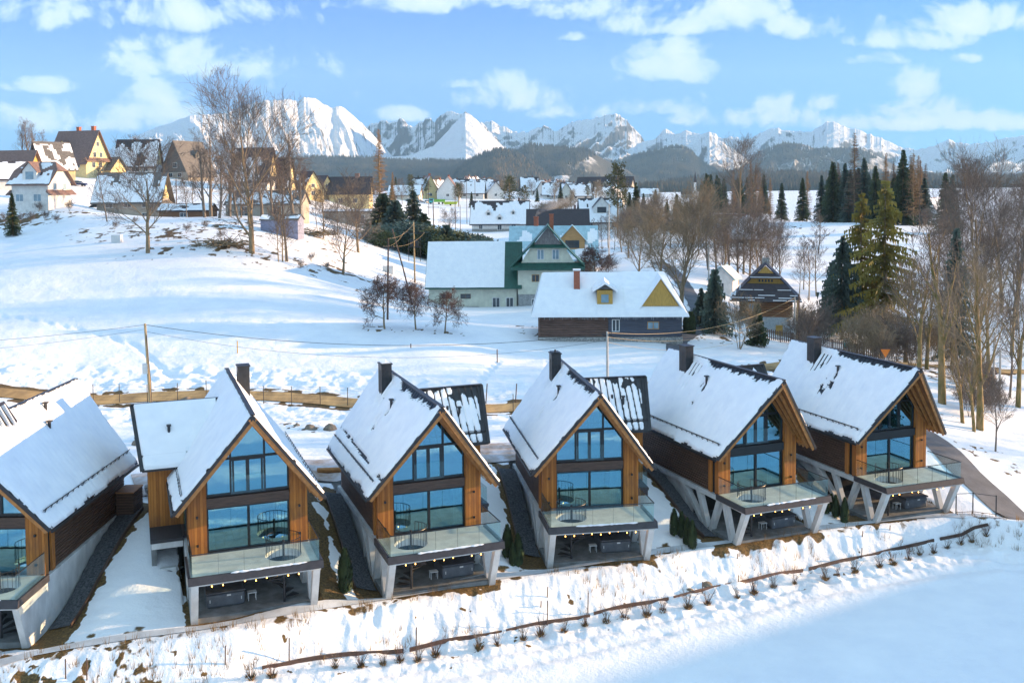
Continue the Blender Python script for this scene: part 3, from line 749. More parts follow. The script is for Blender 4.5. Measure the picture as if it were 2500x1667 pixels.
chair(2,.75,-1.6,0,'pale shell armchair behind the glass door of the third chalet','armchairs behind the glass',1.5)
chair(1,.9,-1.3,0,'left pale shell armchair behind the glass door of the second chalet','armchairs behind the glass',1.5)
chair(1,.1,-1.9,0,'right pale shell armchair behind the glass door of the second chalet','armchairs behind the glass',1.5)
# gravel strips with an edging board along the chalets' flanks
for i in range(6):
    m = -1 if i < 2 else 1
    if i == 1: continue
    q = np.array([hw(i,-m*0 + (-1 if m>0 else 1)*3.72,v)[:2] for v in np.linspace(.3,-9.5,40)])
    o = strip('gravel_strip', q, 1.15, gravel, .06, 6)
    q2 = np.array([hw(i,(-1 if m>0 else 1)*4.35,v)[:2] for v in np.linspace(.5,-9.5,40)])
    b = MB(); P = [(x,y,gz(x,y)) for x,y in q2]
    for a_,c_ in zip(P,P[1:]): b.beam((a_[0],a_[1],a_[2]+.1),(c_[0],c_[1],c_[2]+.1),.06,.28)
    tag(b.build('edging_board', spandw), 'dark edging board beside the gravel strip of the '+LOC[i], 'edging', 'edging boards beside the chalets')
# raised deck, air units and stones at the left flank of the second chalet
i = 1
t = local(i,'side_deck','raised dark timber deck along the left flank of the second chalet','deck',None,0,0,0)
b = MB(lambda p:(-p[0],-p[1],p[2])); b.box(3.12,4.75,-9.2,-2.9,2.36,2.52); b.build('deck_boards', simple('deck_boards',(.035,.034,.04),.6,.3,2,(8,.5,1)), t)
b = MB(lambda p:(-p[0],-p[1],p[2])); b.box(3.12,4.7,-9.2,-2.95,2.03,2.35); b.build('deck_slab', concrete, t)
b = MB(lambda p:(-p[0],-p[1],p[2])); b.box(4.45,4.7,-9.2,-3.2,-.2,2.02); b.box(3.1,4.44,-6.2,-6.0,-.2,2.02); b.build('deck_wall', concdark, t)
t = local(i,'air_unit','pale boxy heat pump under the dark deck beside the second chalet','heat pump',None,3.9,-3.0,0)
b = MB(); b.box(-.42,.42,-.17,.17,.15,1.0); b.build('casing', panelm, t, bevel=.03)
b = MB(); b.tube([(0,-.172,.58),(0,-.19,.58)],.3,20); b.build('fan_grille', trim, t)
for s in (-.35,.3):
    b = MB(); b.box(s,s+.05,-.17,.17,0,.149); b.build('foot', trim, t)
# slatted box by the near chalet
t = local(0,'slatted_box','brown slatted timber box at the rear corner of the leftmost chalet','box',None,-3.55,-9.6,2.2)
b = MB()
for z in np.arange(0,1.5,.16):
    for x0,x1,y0,y1 in ((-.5,.5,-.75,-.71),(-.5,.5,.71,.75),(.46,.5,-.7,.7),(-.5,-.46,-.7,.7)): b.box(x0,x1,y0,y1,z,z+.12)
b.build('slats', slatw, t)
b = MB(); b.box(-.53,.53,-.78,.78,1.52,1.57); b.build('lid', beamw, t)
b = MB(); b.box(-.45,.45,-.7,.7,0,1.5); b.build('core', backing, t)
# ------------------------------------------------------------------ trees
def bare_tree(seed, H, kind='broad', twmin=.019):
    rd = random.Random(seed); tr = MB(); cr = MB()
    P = dict(broad=(.22,.60,13,8,6,4,.80,.16), tall=(.20,.38,15,6,5,3,.46,.14), slim=(.24,.28,12,5,4,3,.42,.16), bush=(.05,.55,12,8,6,4,.55,.10),
             apple=(.30,.58,11,9,6,4,1.0,.03), ash=(.14,.68,12,10,7,4,.66,.15), sparse=(.26,.40,11,6,4,3,.60,.12))[kind]
    clear, spread, n1, n2, n3, n4, ang, trop = P
    def grow(p, d, L, r, lvl):
        n = 5 if lvl == 0 else (4 if lvl == 1 else 3)
        pts=[p.copy()]; rs=[r]; q=p.copy(); dd=d.copy()
        jit = .06 if lvl == 0 else (.13 if kind != 'apple' else .34)
        for k in range(n):
            dd = (dd+Vector((rd.gauss(0,jit),rd.gauss(0,jit),rd.gauss(0,jit)+(trop if lvl>0 else .1)*.5))).normalized()
            q = q+dd*(L/n); pts.append(q.copy()); rs.append(max(twmin*.5, r*(1-(k+1)/n*(.80 if lvl<2 else .8))))
        (tr if lvl <= 1 else cr).tube(pts, rs, 7 if lvl==0 else (5 if lvl==1 else 3), cap=False)
        if lvl >= 4: return
        cnt = (n1,n2,n3,n4)[lvl]
        for c in range(cnt):
            t = clear+(1-clear)*(c+rd.random())/cnt if lvl == 0 else .18+.82*(c+rd.random())/cnt
            t = min(t,.999); k = int(t*n); f = t*n-k; b = pts[k].lerp(pts[min(k+1,n)],f); ax = (pts[min(k+1,n)]-pts[k]).normalized()
            s = ax.orthogonal().normalized(); s.rotate(Matrix.Rotation(rd.random()*6.283 if lvl else c*2.4+rd.random(),3,ax))
            an = (ang*(1.15-.55*t) if lvl == 0 else (.60 if kind != 'apple' else .9))*(.7+.6*rd.random())
            nd = (ax*math.cos(an)+s*math.sin(an)).normalized()
            rr = max(twmin, (rs[k]*(1-f)+rs[min(k+1,n)]*f)*(.50 if lvl == 0 else .50))
            if lvl == 0:
                top = (1-t)/(1-clear)
                LL = L*spread*(.35+.75*top**.7 if kind != 'tall' else .5+.35*top)*(.8+.4*rd.random())
                if kind in ('broad','ash'): LL = L*spread*(.45+.55*math.sin(min(1,top+.25)*2.2))*(.75+.4*rd.random())
            else: LL = L*(.62 if lvl == 1 else .66)*(1.15-.60*t)*(.7+.6*rd.random())
            grow(b, nd, LL, rr, lvl+1)
    if kind == 'ash':
        grow(Vector((0,0,-.3)), Vector((0,0,1)), H*.72, H*.021, 0)
    elif kind == 'bush':
        for k in range(6):
            a = rd.random()*6.28; t_ = .5*rd.random()
            grow(Vector((.15*math.cos(a),.15*math.sin(a),-.1)), Vector((t_*math.cos(a),t_*math.sin(a),1)).normalized(), H*(.5+.3*rd.random()), H*.008, 1)
    else:
        grow(Vector((0,0,-.3)), Vector((rd.gauss(0,.03),rd.gauss(0,.03),1)).normalized(), H*.8, H*.019 if kind!='slim' else H*.010, 0)
    return tr, cr
def needles(mb, p, d, L, w, rd, droop):
    # one flat spray: rows of short tapering leaf clumps along a drooping rib
    n = max(4,int(L/.38)); side = d.cross(Vector((0,0,1))).normalized()
    for k in range(n):
        t = (k+.3+.5*rd.random())/n; c = p+d*(L*t)+Vector((0,0,-droop*L*t*t))
        ww = w*(1-t*.75)*(.6+.8*rd.random())
        for s in (-1,1):
            e = c+side*(s*ww)+d*(ww*.55)+Vector((0,0,-.25*ww-rd.random()*.25*ww))
            h = d*(.16+.10*rd.random())
            mb.poly([c-h, c+h+Vector((0,0,.05)), e])
        mb.poly([c-d*.2, c+d*.25, c+d*.1+Vector((rd.gauss(0,.08),rd.gauss(0,.08),-.35-(1.3*rd.random()*w if droop > .2 else .4*rd.random()*w)))])
def conifer(seed, H, kind='spruce'):
    rd = random.Random(seed); tr = MB(); cr = MB()
    W = dict(spruce=.20,old=.33,larch=.17,fir=.30,far=.2)[kind]
    tr.tube([(0,0,-.4),(0,0,H*.3),(rd.gauss(0,.05),rd.gauss(0,.05),H*.7),(0,0,H)],[H*.014,H*.011,H*.006,.01],7,False)
    z = H*(.05 if kind in('spruce','fir') else .12); 
    while z < H*.985:
        t = z/H; n = rd.randint(6,8) if kind != 'old' else rd.randint(4,6)
        L = H*W*((1-t)**.85)*(1.0 if kind!='larch' else .9)+.15
        for k in range(n):
            a = rd.random()*6.283; l = L*(.65+.5*rd.random())
            if kind == 'old' and rd.random() < .25: l *= .5
            up = .25*(t)-.15 if kind != 'larch' else .12
            d = Vector((math.cos(a),math.sin(a),up)).normalized(); p = Vector((0,0,z+rd.random()*.3))
            if kind == 'larch':
                pts = [p+d*(l*q)+Vector((0,0,-.08*l*q*q)) for q in (0,.5,1)]; tr.tube(pts,[.07*(1-t)+.03,.045,.018],3,False)
                for q in range(int(l*3)+2):
                    c = p+d*(l*rd.random()); cr.tube([c,c+Vector((rd.gauss(0,.25),rd.gauss(0,.25),rd.gauss(-.05,.25)))],[.035,.014],3,False)
            else:
                if kind == 'old': tr.tube([p,p+d*l*.6+Vector((0,0,-.1*l))],[.04,.015],3,False)
                needles(cr,p,d,l,(.62 if kind=='old' else .62)*min(1,l/1.5)+.08,rd,.22 if kind=='old' else .14)
        z += (.30 if kind!='old' else .40)*(.7+.6*rd.random())*max(.6,H/22) if kind!='larch' else .38
    return tr, cr
def pine(seed, H):
    rd = random.Random(seed); tr = MB(); cr = MB()
    tr.tube([(0,0,-.3),(.1,0,H*.4),(-.1,.1,H*.75),(0,0,H*.97)],[H*.018,H*.014,H*.008,.03],7,False)
    for k in range(26):
        t = .38+.6*k/26; a = k*2.4+rd.random(); l = H*.20*math.sin(min(1,(1-t)*1.9+.22)*1.6)*(.7+.5*rd.random())
        p = Vector((0,0,H*t)); d = Vector((math.cos(a),math.sin(a),.25)).normalized(); tr.tube([p,p+d*l],[.07,.03],4,False)
        for q in range(70):
            c = p+d*(l*(.35+.7*rd.random()))+Vector((rd.gauss(0,l*.22),rd.gauss(0,l*.22),rd.gauss(.15,.30)))
            u = Vector((rd.gauss(0,1),rd.gauss(0,1),rd.gauss(.3,.6))).normalized()*.42; w = u.orthogonal().normalized()*.13
            cr.poly([c-w,c+w,c+u])
    return tr, cr
def evergreen(seed, H):
    rd = random.Random(seed); cr = MB(); tr = MB(); tr.tube([(0,0,-.2),(0,0,H*.7)],[.09,.03],5,False)
    lobes = [(Vector((rd.gauss(0,H*.24),rd.gauss(0,H*.24),H*(.3+.35*rd.random()))),H*(.22+.16*rd.random())) for _ in range(9)]+[(Vector((0,0,H*.62)),H*.34)]
    for c0,r in lobes:
        for k in range(420):
            d = Vector((rd.gauss(0,1),rd.gauss(0,1),rd.gauss(.1,1))).normalized(); c = c0+d*(r*(.75+.4*rd.random())); c.z = max(c.z,.1)
            u = (d+Vector((rd.gauss(0,.5),rd.gauss(0,.5),rd.gauss(.2,.5)))).normalized()*(.05*H+.12); w = u.orthogonal().normalized()*(.014*H+.03); cr.poly([c-w,c+w,c+u])
    return tr, cr
def columnar(seed, H, r):
    rd = random.Random(seed); cr = MB(); tr = MB()
    tr.tube([(0,0,-.1),(0,0,H*.6)],[.05,.02],5,False)
    for k in range(900):
        z = H*rd.random()**.9; t = z/H; rad_ = r*(.75+.35*math.sin(min(1,t*1.5)*1.6))*(1-t**2.2)+.03; a = rd.random()*6.283; q = rad_*(.55+.5*rd.random())
        c = Vector((q*math.cos(a),q*math.sin(a),z)); u = Vector((math.cos(a)*.3,math.sin(a)*.3,1)).normalized()*(.14+.12*rd.random()); w = Vector((-math.sin(a),math.cos(a),0))*.055
        cr.poly([c-w,c+w,c+u])
    return tr, cr
PROTO = {}
def proto(key, fn, mt, mc, tn='trunk', cn='crown'):
    tr, cr = fn
    a = tr.build(tn, mt, None, smooth=True, recalc=False); b = cr.build(cn, mc, None, recalc=False)
    PROTO[key] = (a, b)
for o_ in range(3): proto(f'broad{o_}', bare_tree(11+o_,14,'broad'), bark, twig)
proto('ash0', bare_tree(31,24,'ash',.024), bark, twig); proto('ash1', bare_tree(34,24,'ash',.024), bark, twig)
proto('tall0', bare_tree(41,20,'tall'), barkg, twig); proto('tall1', bare_tree(42,20,'tall'), barkg, twig)
proto('tallred', bare_tree(45,20,'tall'), bark, twigr)
proto('slim0', bare_tree(51,12,'slim',.018), barkg, twig); proto('slim1', bare_tree(52,12,'slim',.018), bark, twig)
proto('bush0', bare_tree(61,6,'bush'), bark, twig); proto('bush1', bare_tree(62,6,'bush'), bark, twigw); proto('bush2', bare_tree(63,6,'bush'), barkg, twig)
proto('apple0', bare_tree(71,6,'apple'), bark, twigr); proto('apple1', bare_tree(72,6,'apple'), bark, twigr); proto('apple2', bare_tree(73,6,'apple'), bark, twigr)
proto('willow0', bare_tree(81,14,'ash'), bark, twigw); proto('willow1', bare_tree(82,14,'broad'), bark, twigw)
proto('moss0', bare_tree(91,20,'sparse',.022), barkm, twig); proto('moss1', bare_tree(95,20,'sparse',.022), barkm, twigw)
proto('spruce0', conifer(101,18,'spruce'), bark, needle); proto('spruce1', conifer(102,18,'spruce'), bark, needle); proto('spruce2', conifer(103,18,'spruce'), bark, needled)
proto('old0', conifer(111,24,'old'), bark, needlesun); proto('old1', conifer(112,24,'old'), bark, needlesun); proto('olddark', conifer(113,16,'old'), bark, needled)
proto('fir0', conifer(121,8,'fir'), bark, needled); proto('fir1', conifer(122,8,'fir'), bark, needle)
proto('ever0', evergreen(125,7), bark, needled); proto('ever1', evergreen(126,7), bark, needle)
proto('larch0', conifer(131,22,'larch'), bark, larchm); proto('larch1', conifer(132,22,'larch'), bark, twigr)
proto('pine0', pine(141,14), bark, pinen); proto('pine1', pine(142,14), bark, pinen)
proto('thuja0', columnar(151,1.5,.27), bark, thuja); proto('thuja1', columnar(152,1.5,.27), bark, thuja)
HT = dict(ever=7,broad=14,ash=24,tall=20,slim=12,bush=6,apple=6,willow=14,moss=20,spruce=18,old=24,fir=8,larch=22,pine=14,thuja=1.5)
used = set()
def tree(key, name, pos, H, label, cat='tree', group=None, rz=None, wid=1.0):
    base = 16 if key == 'olddark' else HT[[k for k in sorted(HT,key=len,reverse=True) if key.startswith(k)][0]]
    s = H/base; rr = random.Random(len(used)*13+7)
    e = empty(name, tuple(float(q) for q in pos), rr.random()*6.283 if rz is None else rz, label, cat, group); e.scale = (s*wid,s*wid,s)
    for o in PROTO[key]:
        c = o if (key,o.name) not in used else o.copy()
        if (key,o.name) in used: link(c)
        used.add((key,o.name)); c.parent = e
    used.add(('n',len(used))); return e
rn = random.Random(5)
def tb(key, name, px, py, H, label, cat='tree', group=None, **k): return tree(key,name,ground_at(px,py),H,label,cat,group,**k)
def tY(key, name, px, Y, H, label, cat='tree', group=None, **k): return tree(key,name,onray(px,Y),H,label,cat,group,**k)
# left slope
tb('broad0','bare_tree',361,617,13.8,'spreading bare tree with a crooked low limb in front of the yellow-sided houses',wid=1.25)
tb('ash0','bare_tree',615,618,23.5,'tallest bare tree on the left slope, forked trunk, before the snowy mountain',rz=2.0,wid=.92)
tb('slim0','bare_tree',702,640,20,'slender bare tree, the single thin stem just right of the tallest one')
for k,(px,H) in enumerate([(680,9),(690,12),(697,8)]): tb('slim1','slim_tree',px,640,H,'thin bare stem in the clump of three beside the tallest tree','tree','thin stems in a clump')
tb('broad1','bare_tree',838,668,10,'round fine-twigged bare tree low on the slope, left of the utility poles',wid=1.15)
tY('broad2','bare_tree',875,185,12,'broad brown bare tree behind the round one, before a long flat roof',wid=1.2)
G1='bare trees along the upper left slope'
for px,Y,H,key in [(500,185,17,'tall0'),(515,195,20,'tall1'),(535,182,15,'tall0'),(560,190,19,'tall1'),(578,200,17,'tall0'),(590,186,14,'slim1'),(640,190,18,'tall1'),(665,205,17,'tall0'),(720,190,22,'tall0'),(735,205,16,'tall1'),(775,195,10,'slim0'),(790,185,9,'broad2'),(825,215,12,'slim1'),(470,215,13,'slim1'),(455,205,11,'slim0'),(690,215,15,'tallred'),(750,230,14,'tallred'),(620,215,16,'tall1')]:
    tY(key,'bare_tree',px,Y,H,'slender bare tree in the belt behind the tallest tree on the left slope','tree',G1)
G2='small bare trees near the left houses'
tY('slim0','bare_tree',262,175,13,'tall thin larch-like bare tree at the corner of the half-hidden chalet on the left')
for px,Y,H in [(85,330,15),(70,335,16),(55,335,14),(100,340,12)]: tY('tall1','bare_tree',px,Y,H,'pale bare tree rising behind the brown-roofed house at upper left','tree','bare trees behind the upper left house')
tY('spruce0','young_spruce',32,170,7.5,'small golden-green spruce at the left edge, before the white house')
for px,py,H in [(75,545,2.5),(45,550,2.6),(110,540,2.2),(140,545,1.8),(15,548,2.5)]: tb('bush0','bare_shrub',px,py,H,'brown leafless shrub in the hedge before the white house on the left','shrub','hedge shrubs before the white house')
tY('bush0','bare_shrub',95,192,2.2,'small leafless shrub against the front wall of the white house','shrub'); tY('bush2','bare_shrub',170,190,2.4,'leafless shrub at the right corner of the white house','shrub')
for px,py,H in [(410,585,1.6),(455,570,1.8),(540,588,2.0),(500,560,1.7),(330,548,1.5),(560,602,1.6),(760,640,1.7),(735,655,1.4),(800,660,1.5),(280,560,1.6),(610,560,1.9)]:
    tb('bush0','bare_shrub',px,py,H,'low brown scrub bush among the stones of the left slope','shrub','scrub on the left slope')
# centre
tY('larch0','larch_tree',928,300,29,'tall orange-brown larch standing above the flat-roofed shed')
tY('larch0','larch_tree',960,330,17,'shorter brown larch just right of the tall one')
G3='conifers before the flat field in the centre'
for key,px,Y,H in [('fir1',936,245,11),('fir0',965,235,10.5),('spruce2',1010,240,14),('fir1',1035,235,9),('fir0',1000,225,7),('fir0',1065,222,7.5),('fir0',1090,220,8.5),('fir1',1120,222,6.5),('fir0',1150,222,7.5),('fir0',1172,225,5),('fir1',985,228,7),('fir0',945,215,4),('fir0',1040,225,7),('fir0',1075,228,7),('fir0',1105,226,7),('fir1',1135,226,7),('fir0',920,220,4),('fir0',1020,218,5)]:
    tY(key if H>8 else ('ever1' if px%3==0 else 'ever0'),'dark_conifer',px,Y,H,'dense dark conifer in the cluster behind the utility poles','tree',G3,wid=1.75)
tY('bush1','bare_shrub',1190,228,4.5,'round brown garden bush right of the dark conifer cluster','shrub',wid=1.6)
tY('broad1','bare_tree',1100,330,8,'small crooked bare tree on the flat field behind the conifers',wid=1.1)
tY('pine0','pine_tree',1245,420,18,'left of two rounded pines behind the snow-striped roof'); tY('pine1','pine_tree',1280,410,14,'right, smaller of two rounded pines behind the snow-striped roof')
tY('pine0','pine_tree',1508,300,22,'lone tall golden pine right of the dark long roof',wid=.75)
for k,(px,py,H,nm) in enumerate([(940,806,7.2,'left, widest of the three apple trees on the field'),(1016,808,6.4,'middle apple tree of three, slender and upright'),(1086,812,5.4,'right apple tree of three, leaning with a flat crown')]):
    tb(f'apple{k}','apple_tree',px,py,H,nm,wid=1.0)
tY('apple1','bare_tree',1455,165,7.5,'dark bare fruit tree between the green house and the road',wid=1.3); tY('apple0','bare_tree',1420,175,5,'low dark fruit tree behind the green house gable')
tY('bush0','bare_shrub',1480,190,4,'brown bush by the bend of the side road','shrub',wid=1.7)
# willow group beside the side road
tY('willow0','bare_tree',1662,139,15.5,'large pale-twigged bare tree on the road side right of the log cottage',wid=1.1)
tY('willow1','bare_tree',1610,150,13,'pale bare tree behind the large pale-twigged one',wid=1.1); tY('willow1','bare_tree',1560,165,10,'pale bare tree nearest the fruit trees, left of the side road',wid=1.2)
G4='bare thicket above the wooden chalet'
for px,Y,H,key in [(1770,172,12,'broad0'),(1800,178,14,'tall1'),(1830,180,13,'broad2'),(1855,176,12,'broad1'),(1885,185,11,'broad0'),(1750,182,11,'broad2'),(1730,190,13,'tall0'),(1815,195,13,'broad1'),(1905,192,10,'broad2'),(1780,200,12,'tall1'),(1860,205,11,'tall0'),(1765,185,10,'slim0')]:
    tY(key,'bare_tree',px,Y,H,'grey bare tree in the thicket above the dark-roofed log chalet','tree',G4)
G5='brown thicket in the middle distance'
for k in range(26):
    px = 1490+rn.random()*270; Y = 215+rn.random()*110
    tY(rn.choice(['willow0','willow1','broad1','bush1','broad0']),'bare_tree',px,Y,6.5+rn.random()*5,'brown bare tree in the middle-distance thicket right of the dark long roof','tree',G5)
for px,Y,H in [(1537,330,12),(1553,335,15),(1571,340,11),(1600,345,12),(1652,300,12),(1628,310,10)]: tY('spruce1','spruce_tree',px,Y,H,'slim dark spruce standing in the brown thicket','tree','spruces in the thicket')
G6='birches beside the long dark roof'
for px,Y,H in [(1450,262,9),(1470,255,10),(1485,258,11),(1500,250,10),(1515,256,9),(1460,250,8)]: tY('slim1','slim_tree',px,Y,H,'slim dark sapling by the right end of the long dark roof','tree',G6)
tY('bush1','bare_shrub',1322,420,5,'tan bush behind the long dark roof','shrub',wid=2)
for px in (1335,1355,1375,1395,1345,1365): tY('bush1','bare_shrub',px,400+rn.random()*40,6,'tan bush in the hedge behind the long dark roof','shrub','tan bushes behind the dark roof',wid=1.6)
# right: trees round the wooden chalet and the lane
tY('fir0','spruce_tree',1745,128,8.3,'bluish young spruce left of the log chalet, by the bare round shrub',wid=1.0); tY('fir0','spruce_tree',1712,131,5,'small spruce at the road side left of the bluish one')
tY('fir1','spruce_tree',1848,124,5.2,'short spruce right of the bare round shrub')
tY('bush1','bare_shrub',1805,119,6.2,'reddish round bare shrub between the spruces and the first white field')
for px in (1676,1684,1690): tY('thuja0','thuja',px,126,2.6,'slim dark thuja at the right end of the log cottage','shrub','thujas by the log cottage')
tY('old0','old_spruce',2158,147,25.0,'huge old spruce with golden-green drooping branches, taller of the pair',wid=1.05)
tY('old1','old_spruce',2100,152,23.0,'second huge old spruce, left of the pair',wid=.9)
tY('olddark','spruce_tree',2055,150,16,'dark thin spruce left of the two huge ones',wid=1.1); tY('olddark','spruce_tree',2030,156,11,'lower dark spruce at the edge of the open snow slope')
G7='conifer belt along the top of the right slope'
for key,px,py,Y in [('spruce0',1908,447,400),('spruce0',1959,434,395),('larch0',1970,418,410),('spruce2',2005,428,350),('spruce2',2031,395,350),('larch1',2045,396,345),('spruce2',2062,399,340),('larch1',2085,326,335),('spruce2',2109,386,335),('spruce0',2136,405,330),('larch0',2161,376,340),('larch1',2180,395,345),('spruce1',2203,367,330),('larch1',2222,380,335),('larch0',2245,392,340),('larch1',2258,400,345),('spruce0',2306,421,300),('spruce2',2324,427,300),('spruce2',2018,440,355),('spruce2',2050,430,350),('spruce2',2075,415,340),('spruce2',2095,410,340),('spruce2',2120,425,335),('spruce0',2190,430,330),('spruce2',2215,440,330),('spruce1',2235,450,335)]:
    p = onray(px,Y); H = CAMZ-(py-HZ+(px-1250)*.0079)*Y/FPX-p[2]
    nm = 'larch_tree' if 'larch' in key else 'spruce_tree'
    lb = 'tallest larch of the belt on the right slope, spire against the mountain' if py == 326 else ('brown larch in the belt along the top of the right slope' if 'larch' in key else 'dark spruce in the belt along the top of the right slope')
    if px == 1908: lb = 'single regular spruce at the left end of the belt, lit on its right'
    if px == 1959: lb = 'second regular spruce from the left end of the belt'
    if py == 367: lb = 'tall dark spruce with a sharp top in the right half of the belt'
    tree(key,nm,p,H,lb,'tree',None if 'belt along' not in lb else G7+(' (larches)' if 'larch' in key else ' (spruces)'))
G8='spruce wood beside the church'
for k in range(22):
    px = 1708+rn.random()*60 if k < 14 else 1765+rn.random()*120; Y = 540+rn.random()*60; 
    p = onray(px,Y); tree('spruce0','spruce_tree',p,16+rn.random()*8,'slender spruce in the small dark wood right of the church','tree',G8)
for px,Y,H in [(1806,400,30),(1832,410,24),(1855,420,20),(1790,430,20),(1880,430,18),(1845,400,22)]: tY('larch0' if H<30 else 'ash1','bare_tree',px,Y,H,'tall dark bare crown rising above the small dark wood' if H==30 else 'brown larch above the bare thicket, left of the regular spruces','tree',None if H==30 else 'larches left of the regular spruces')
tY('slim0','bare_tree',1997,250,13,'lone round bare tree on the open snow slope',wid=1.5)
for px,Y,H in [(1962,190,12),(1975,180,13),(1993,185,14),(1952,185,9)]: tY('slim1','slim_tree',px,Y,H,'thin sapling on the snow slope beside the log chalet','tree','saplings beside the log chalet')
for k in range(20):
    px = 1992+rn.random()*265; Y = 322+rn.random()*50
    if k%5 == 4: tY('larch0','larch_tree',px,Y,17+rn.random()*7,'brown larch in the belt along the top of the right slope','tree',G7+' (larches)',wid=1.3)
    else: tY(rn.choice(['spruce0','spruce1','spruce2']),'spruce_tree',px,Y,12+rn.random()*9,'dark spruce in the belt along the top of the right slope','tree',G7+' (spruces)',wid=1.25)
# the right-hand wood
for key,px,Y,H,lb in [('ash1',2385,152,25,'tallest bare tree at the right, wide crown above the conifers'),('tall1',2478,150,26,'tall bare tree at the right edge of the picture'),('ash0',2445,165,22,'broad dark bare crown between the two tallest trees on the right'),
     ('moss0',2300,90,20,'mossy thick trunk lit orange just behind the rightmost chalet'),('moss1',2392,83,17,'pale bare tree with a broken stump, right of the driveway'),('moss0',2243,97,15,'crooked lit tree left of the mossy thick trunk'),('moss1',2372,92,14,'thin pale tree left of the broken stump')]:
    tY(key,'bare_tree',px,Y,H,lb,wid=.8 if 'ash' in key else 1.0)
G9='dense bare wood on the right slope'
for k in range(14):
    px = 2290+rn.random()*260; Y = 165+rn.random()*110
    tY(rn.choice(['tall0','tall1','broad0','broad2','tallred','ash1']),'bare_tree',px,Y,10+rn.random()*7,'grey-brown bare tree in the dense wood on the right slope','tree',G9)
G10='slender trees on the lower right slope'
for px,Y,H,key in [(2210,118,14,'moss1'),(2262,112,13,'moss1'),(2325,118,14,'moss0'),(2340,108,13,'slim0'),(2415,112,14,'moss1'),(2465,100,13,'slim0'),(2485,95,14,'moss0'),(2250,135,15,'slim0'),(2345,135,15,'moss1'),(2470,130,15,'moss0'),(2350,84,9,'moss1'),(2378,82,8,'moss1'),(2430,78,8,'slim0'),(2330,128,17,'spruce2')]:
    tY(key,'spruce_tree' if 'spruce' in key else 'bare_tree',px,Y,H,'half-hidden dark spruce among the pale trees right of the huge spruces' if 'spruce' in key else 'slender bare tree on the lower right slope behind the rightmost chalet','tree',None if 'spruce' in key else G10)
G11='undergrowth behind the rightmost chalets'
for k in range(24):
    px = 1955+rn.random()*330; Y = 108+rn.random()*32
    tY(rn.choice(['bush0','bush1','bush2']),'bare_shrub',px,Y,2.5+rn.random()*4.5,'tangled brown shrub in the undergrowth behind the picket fence','shrub',G11)
for k in range(12):
    px = 2330+rn.random()*170; Y = 84+rn.random()*24
    tY(rn.choice(['bush0','bush2']),'bare_shrub',px,Y,1.5+rn.random()*2.5,'leafless shrub on the snowy slope right of the driveway','shrub','shrubs right of the driveway')
# village and field trees far away
for k in range(46):
    px = 920+rn.random()*640; Y = 460+rn.random()*380
    tY(rn.choice(['willow0','broad1','pine0','spruce0','broad0']),'village_tree',px,Y,7+rn.random()*6,'small tree among the houses of the distant village','tree','trees in the distant village')
# trees standing outside the view on the right whose shadows stripe the snow
for k,(x,y,H) in enumerate([(80,104,17),(94,128,16),(105,120,18),(84,90,12),(110,150,16)]):
    tree(['tall0','ash1','moss0','broad0'][k%4],'bare_tree',(x,y,gz(x,y)),H,'bare tree beyond the right edge of the picture, casting shade','tree','trees beyond the right edge')
for k,(x,y,H) in enumerate([(46,47,11),(50,49,13),(54,51,10),(56,47,13)]):
    tree(['spruce0','tall0','spruce1'][k%3],'spruce_tree' if k%3!=1 else 'bare_tree',(x,y,gz(x,y)),H,'tree below the right edge of the picture, mirrored in the windows','tree','trees mirrored in the windows')
# thujas between the chalets
for k,(px,py,H) in enumerate([(843,1445,2.1),(1239,1360,1.75),(1252,1382,1.2),(1265,1382,1.7),(1646,1305,1.5),(1664,1312,1.45),(1678,1330,1.5),(1690,1340,1.6),(2017,1255,1.25),(2040,1265,1.4),(2062,1275,1.5),(2030,1250,1.1)]):
    lb = ['single tall thuja between the second and third chalets','thuja at the left of the group after the third chalet','low thuja in the middle after the third chalet','thuja at the right of the group after the third chalet',
          'first of four thujas before the fifth chalet','second of four thujas before the fifth chalet','third of four thujas before the fifth chalet','fourth of four thujas before the fifth chalet',
          'left thuja between the fifth and rightmost chalets','middle thuja between the fifth and rightmost chalets','front thuja between the fifth and rightmost chalets','rear thuja between the fifth and rightmost chalets'][k]
    tb(f'thuja{k%2}','thuja',px,py,H,lb,'shrub','thujas between the chalets',y0=35) if False else tree(f'thuja{k%2}','thuja',ground_at(px,py),H,lb,'shrub','thujas between the chalets')
# the row of young shrubs below the bank
def seedling(seed):
    rd = random.Random(seed); b = MB(); g = MB()
    for k in range(14):
        a = rd.random()*6.283; l = .5+.55*rd.random(); t_ = .15+.45*rd.random(); p = Vector((0,0,0)); d = Vector((t_*math.cos(a),t_*math.sin(a),1)).normalized()
        q = p+d*l*.55; e = q+(d+Vector((rd.gauss(0,.2),rd.gauss(0,.2),.1)))*l*.45; b.tube([p,q,e],[.012,.009,.004],3,False)
        for z in range(3):
            c = q.lerp(e,rd.random()*.8); b.tube([c,c+(d+Vector((rd.gauss(0,.6),rd.gauss(0,.6),0)))*.18],[.006,.003],3,False)
    for k in range(60):
        a = rd.random()*6.283; r_ = .05+.12*rd.random(); c = Vector((r_*math.cos(a),r_*math.sin(a),0)); u = Vector((math.cos(a)*.16,math.sin(a)*.16,.14+.12*rd.random())); w = Vector((-math.sin(a),math.cos(a),0))*.025
        g.poly([c-w,c+w,c+u])
    return b, g
for k in range(4): 
    b,g = seedling(k); PROTO[f'seed{k}'] = (b.build('stems',twigr if k%2 else twig,None,recalc=False), g.build('base_tuft',drygrass,None,recalc=False))
HT['seed'] = 1.0
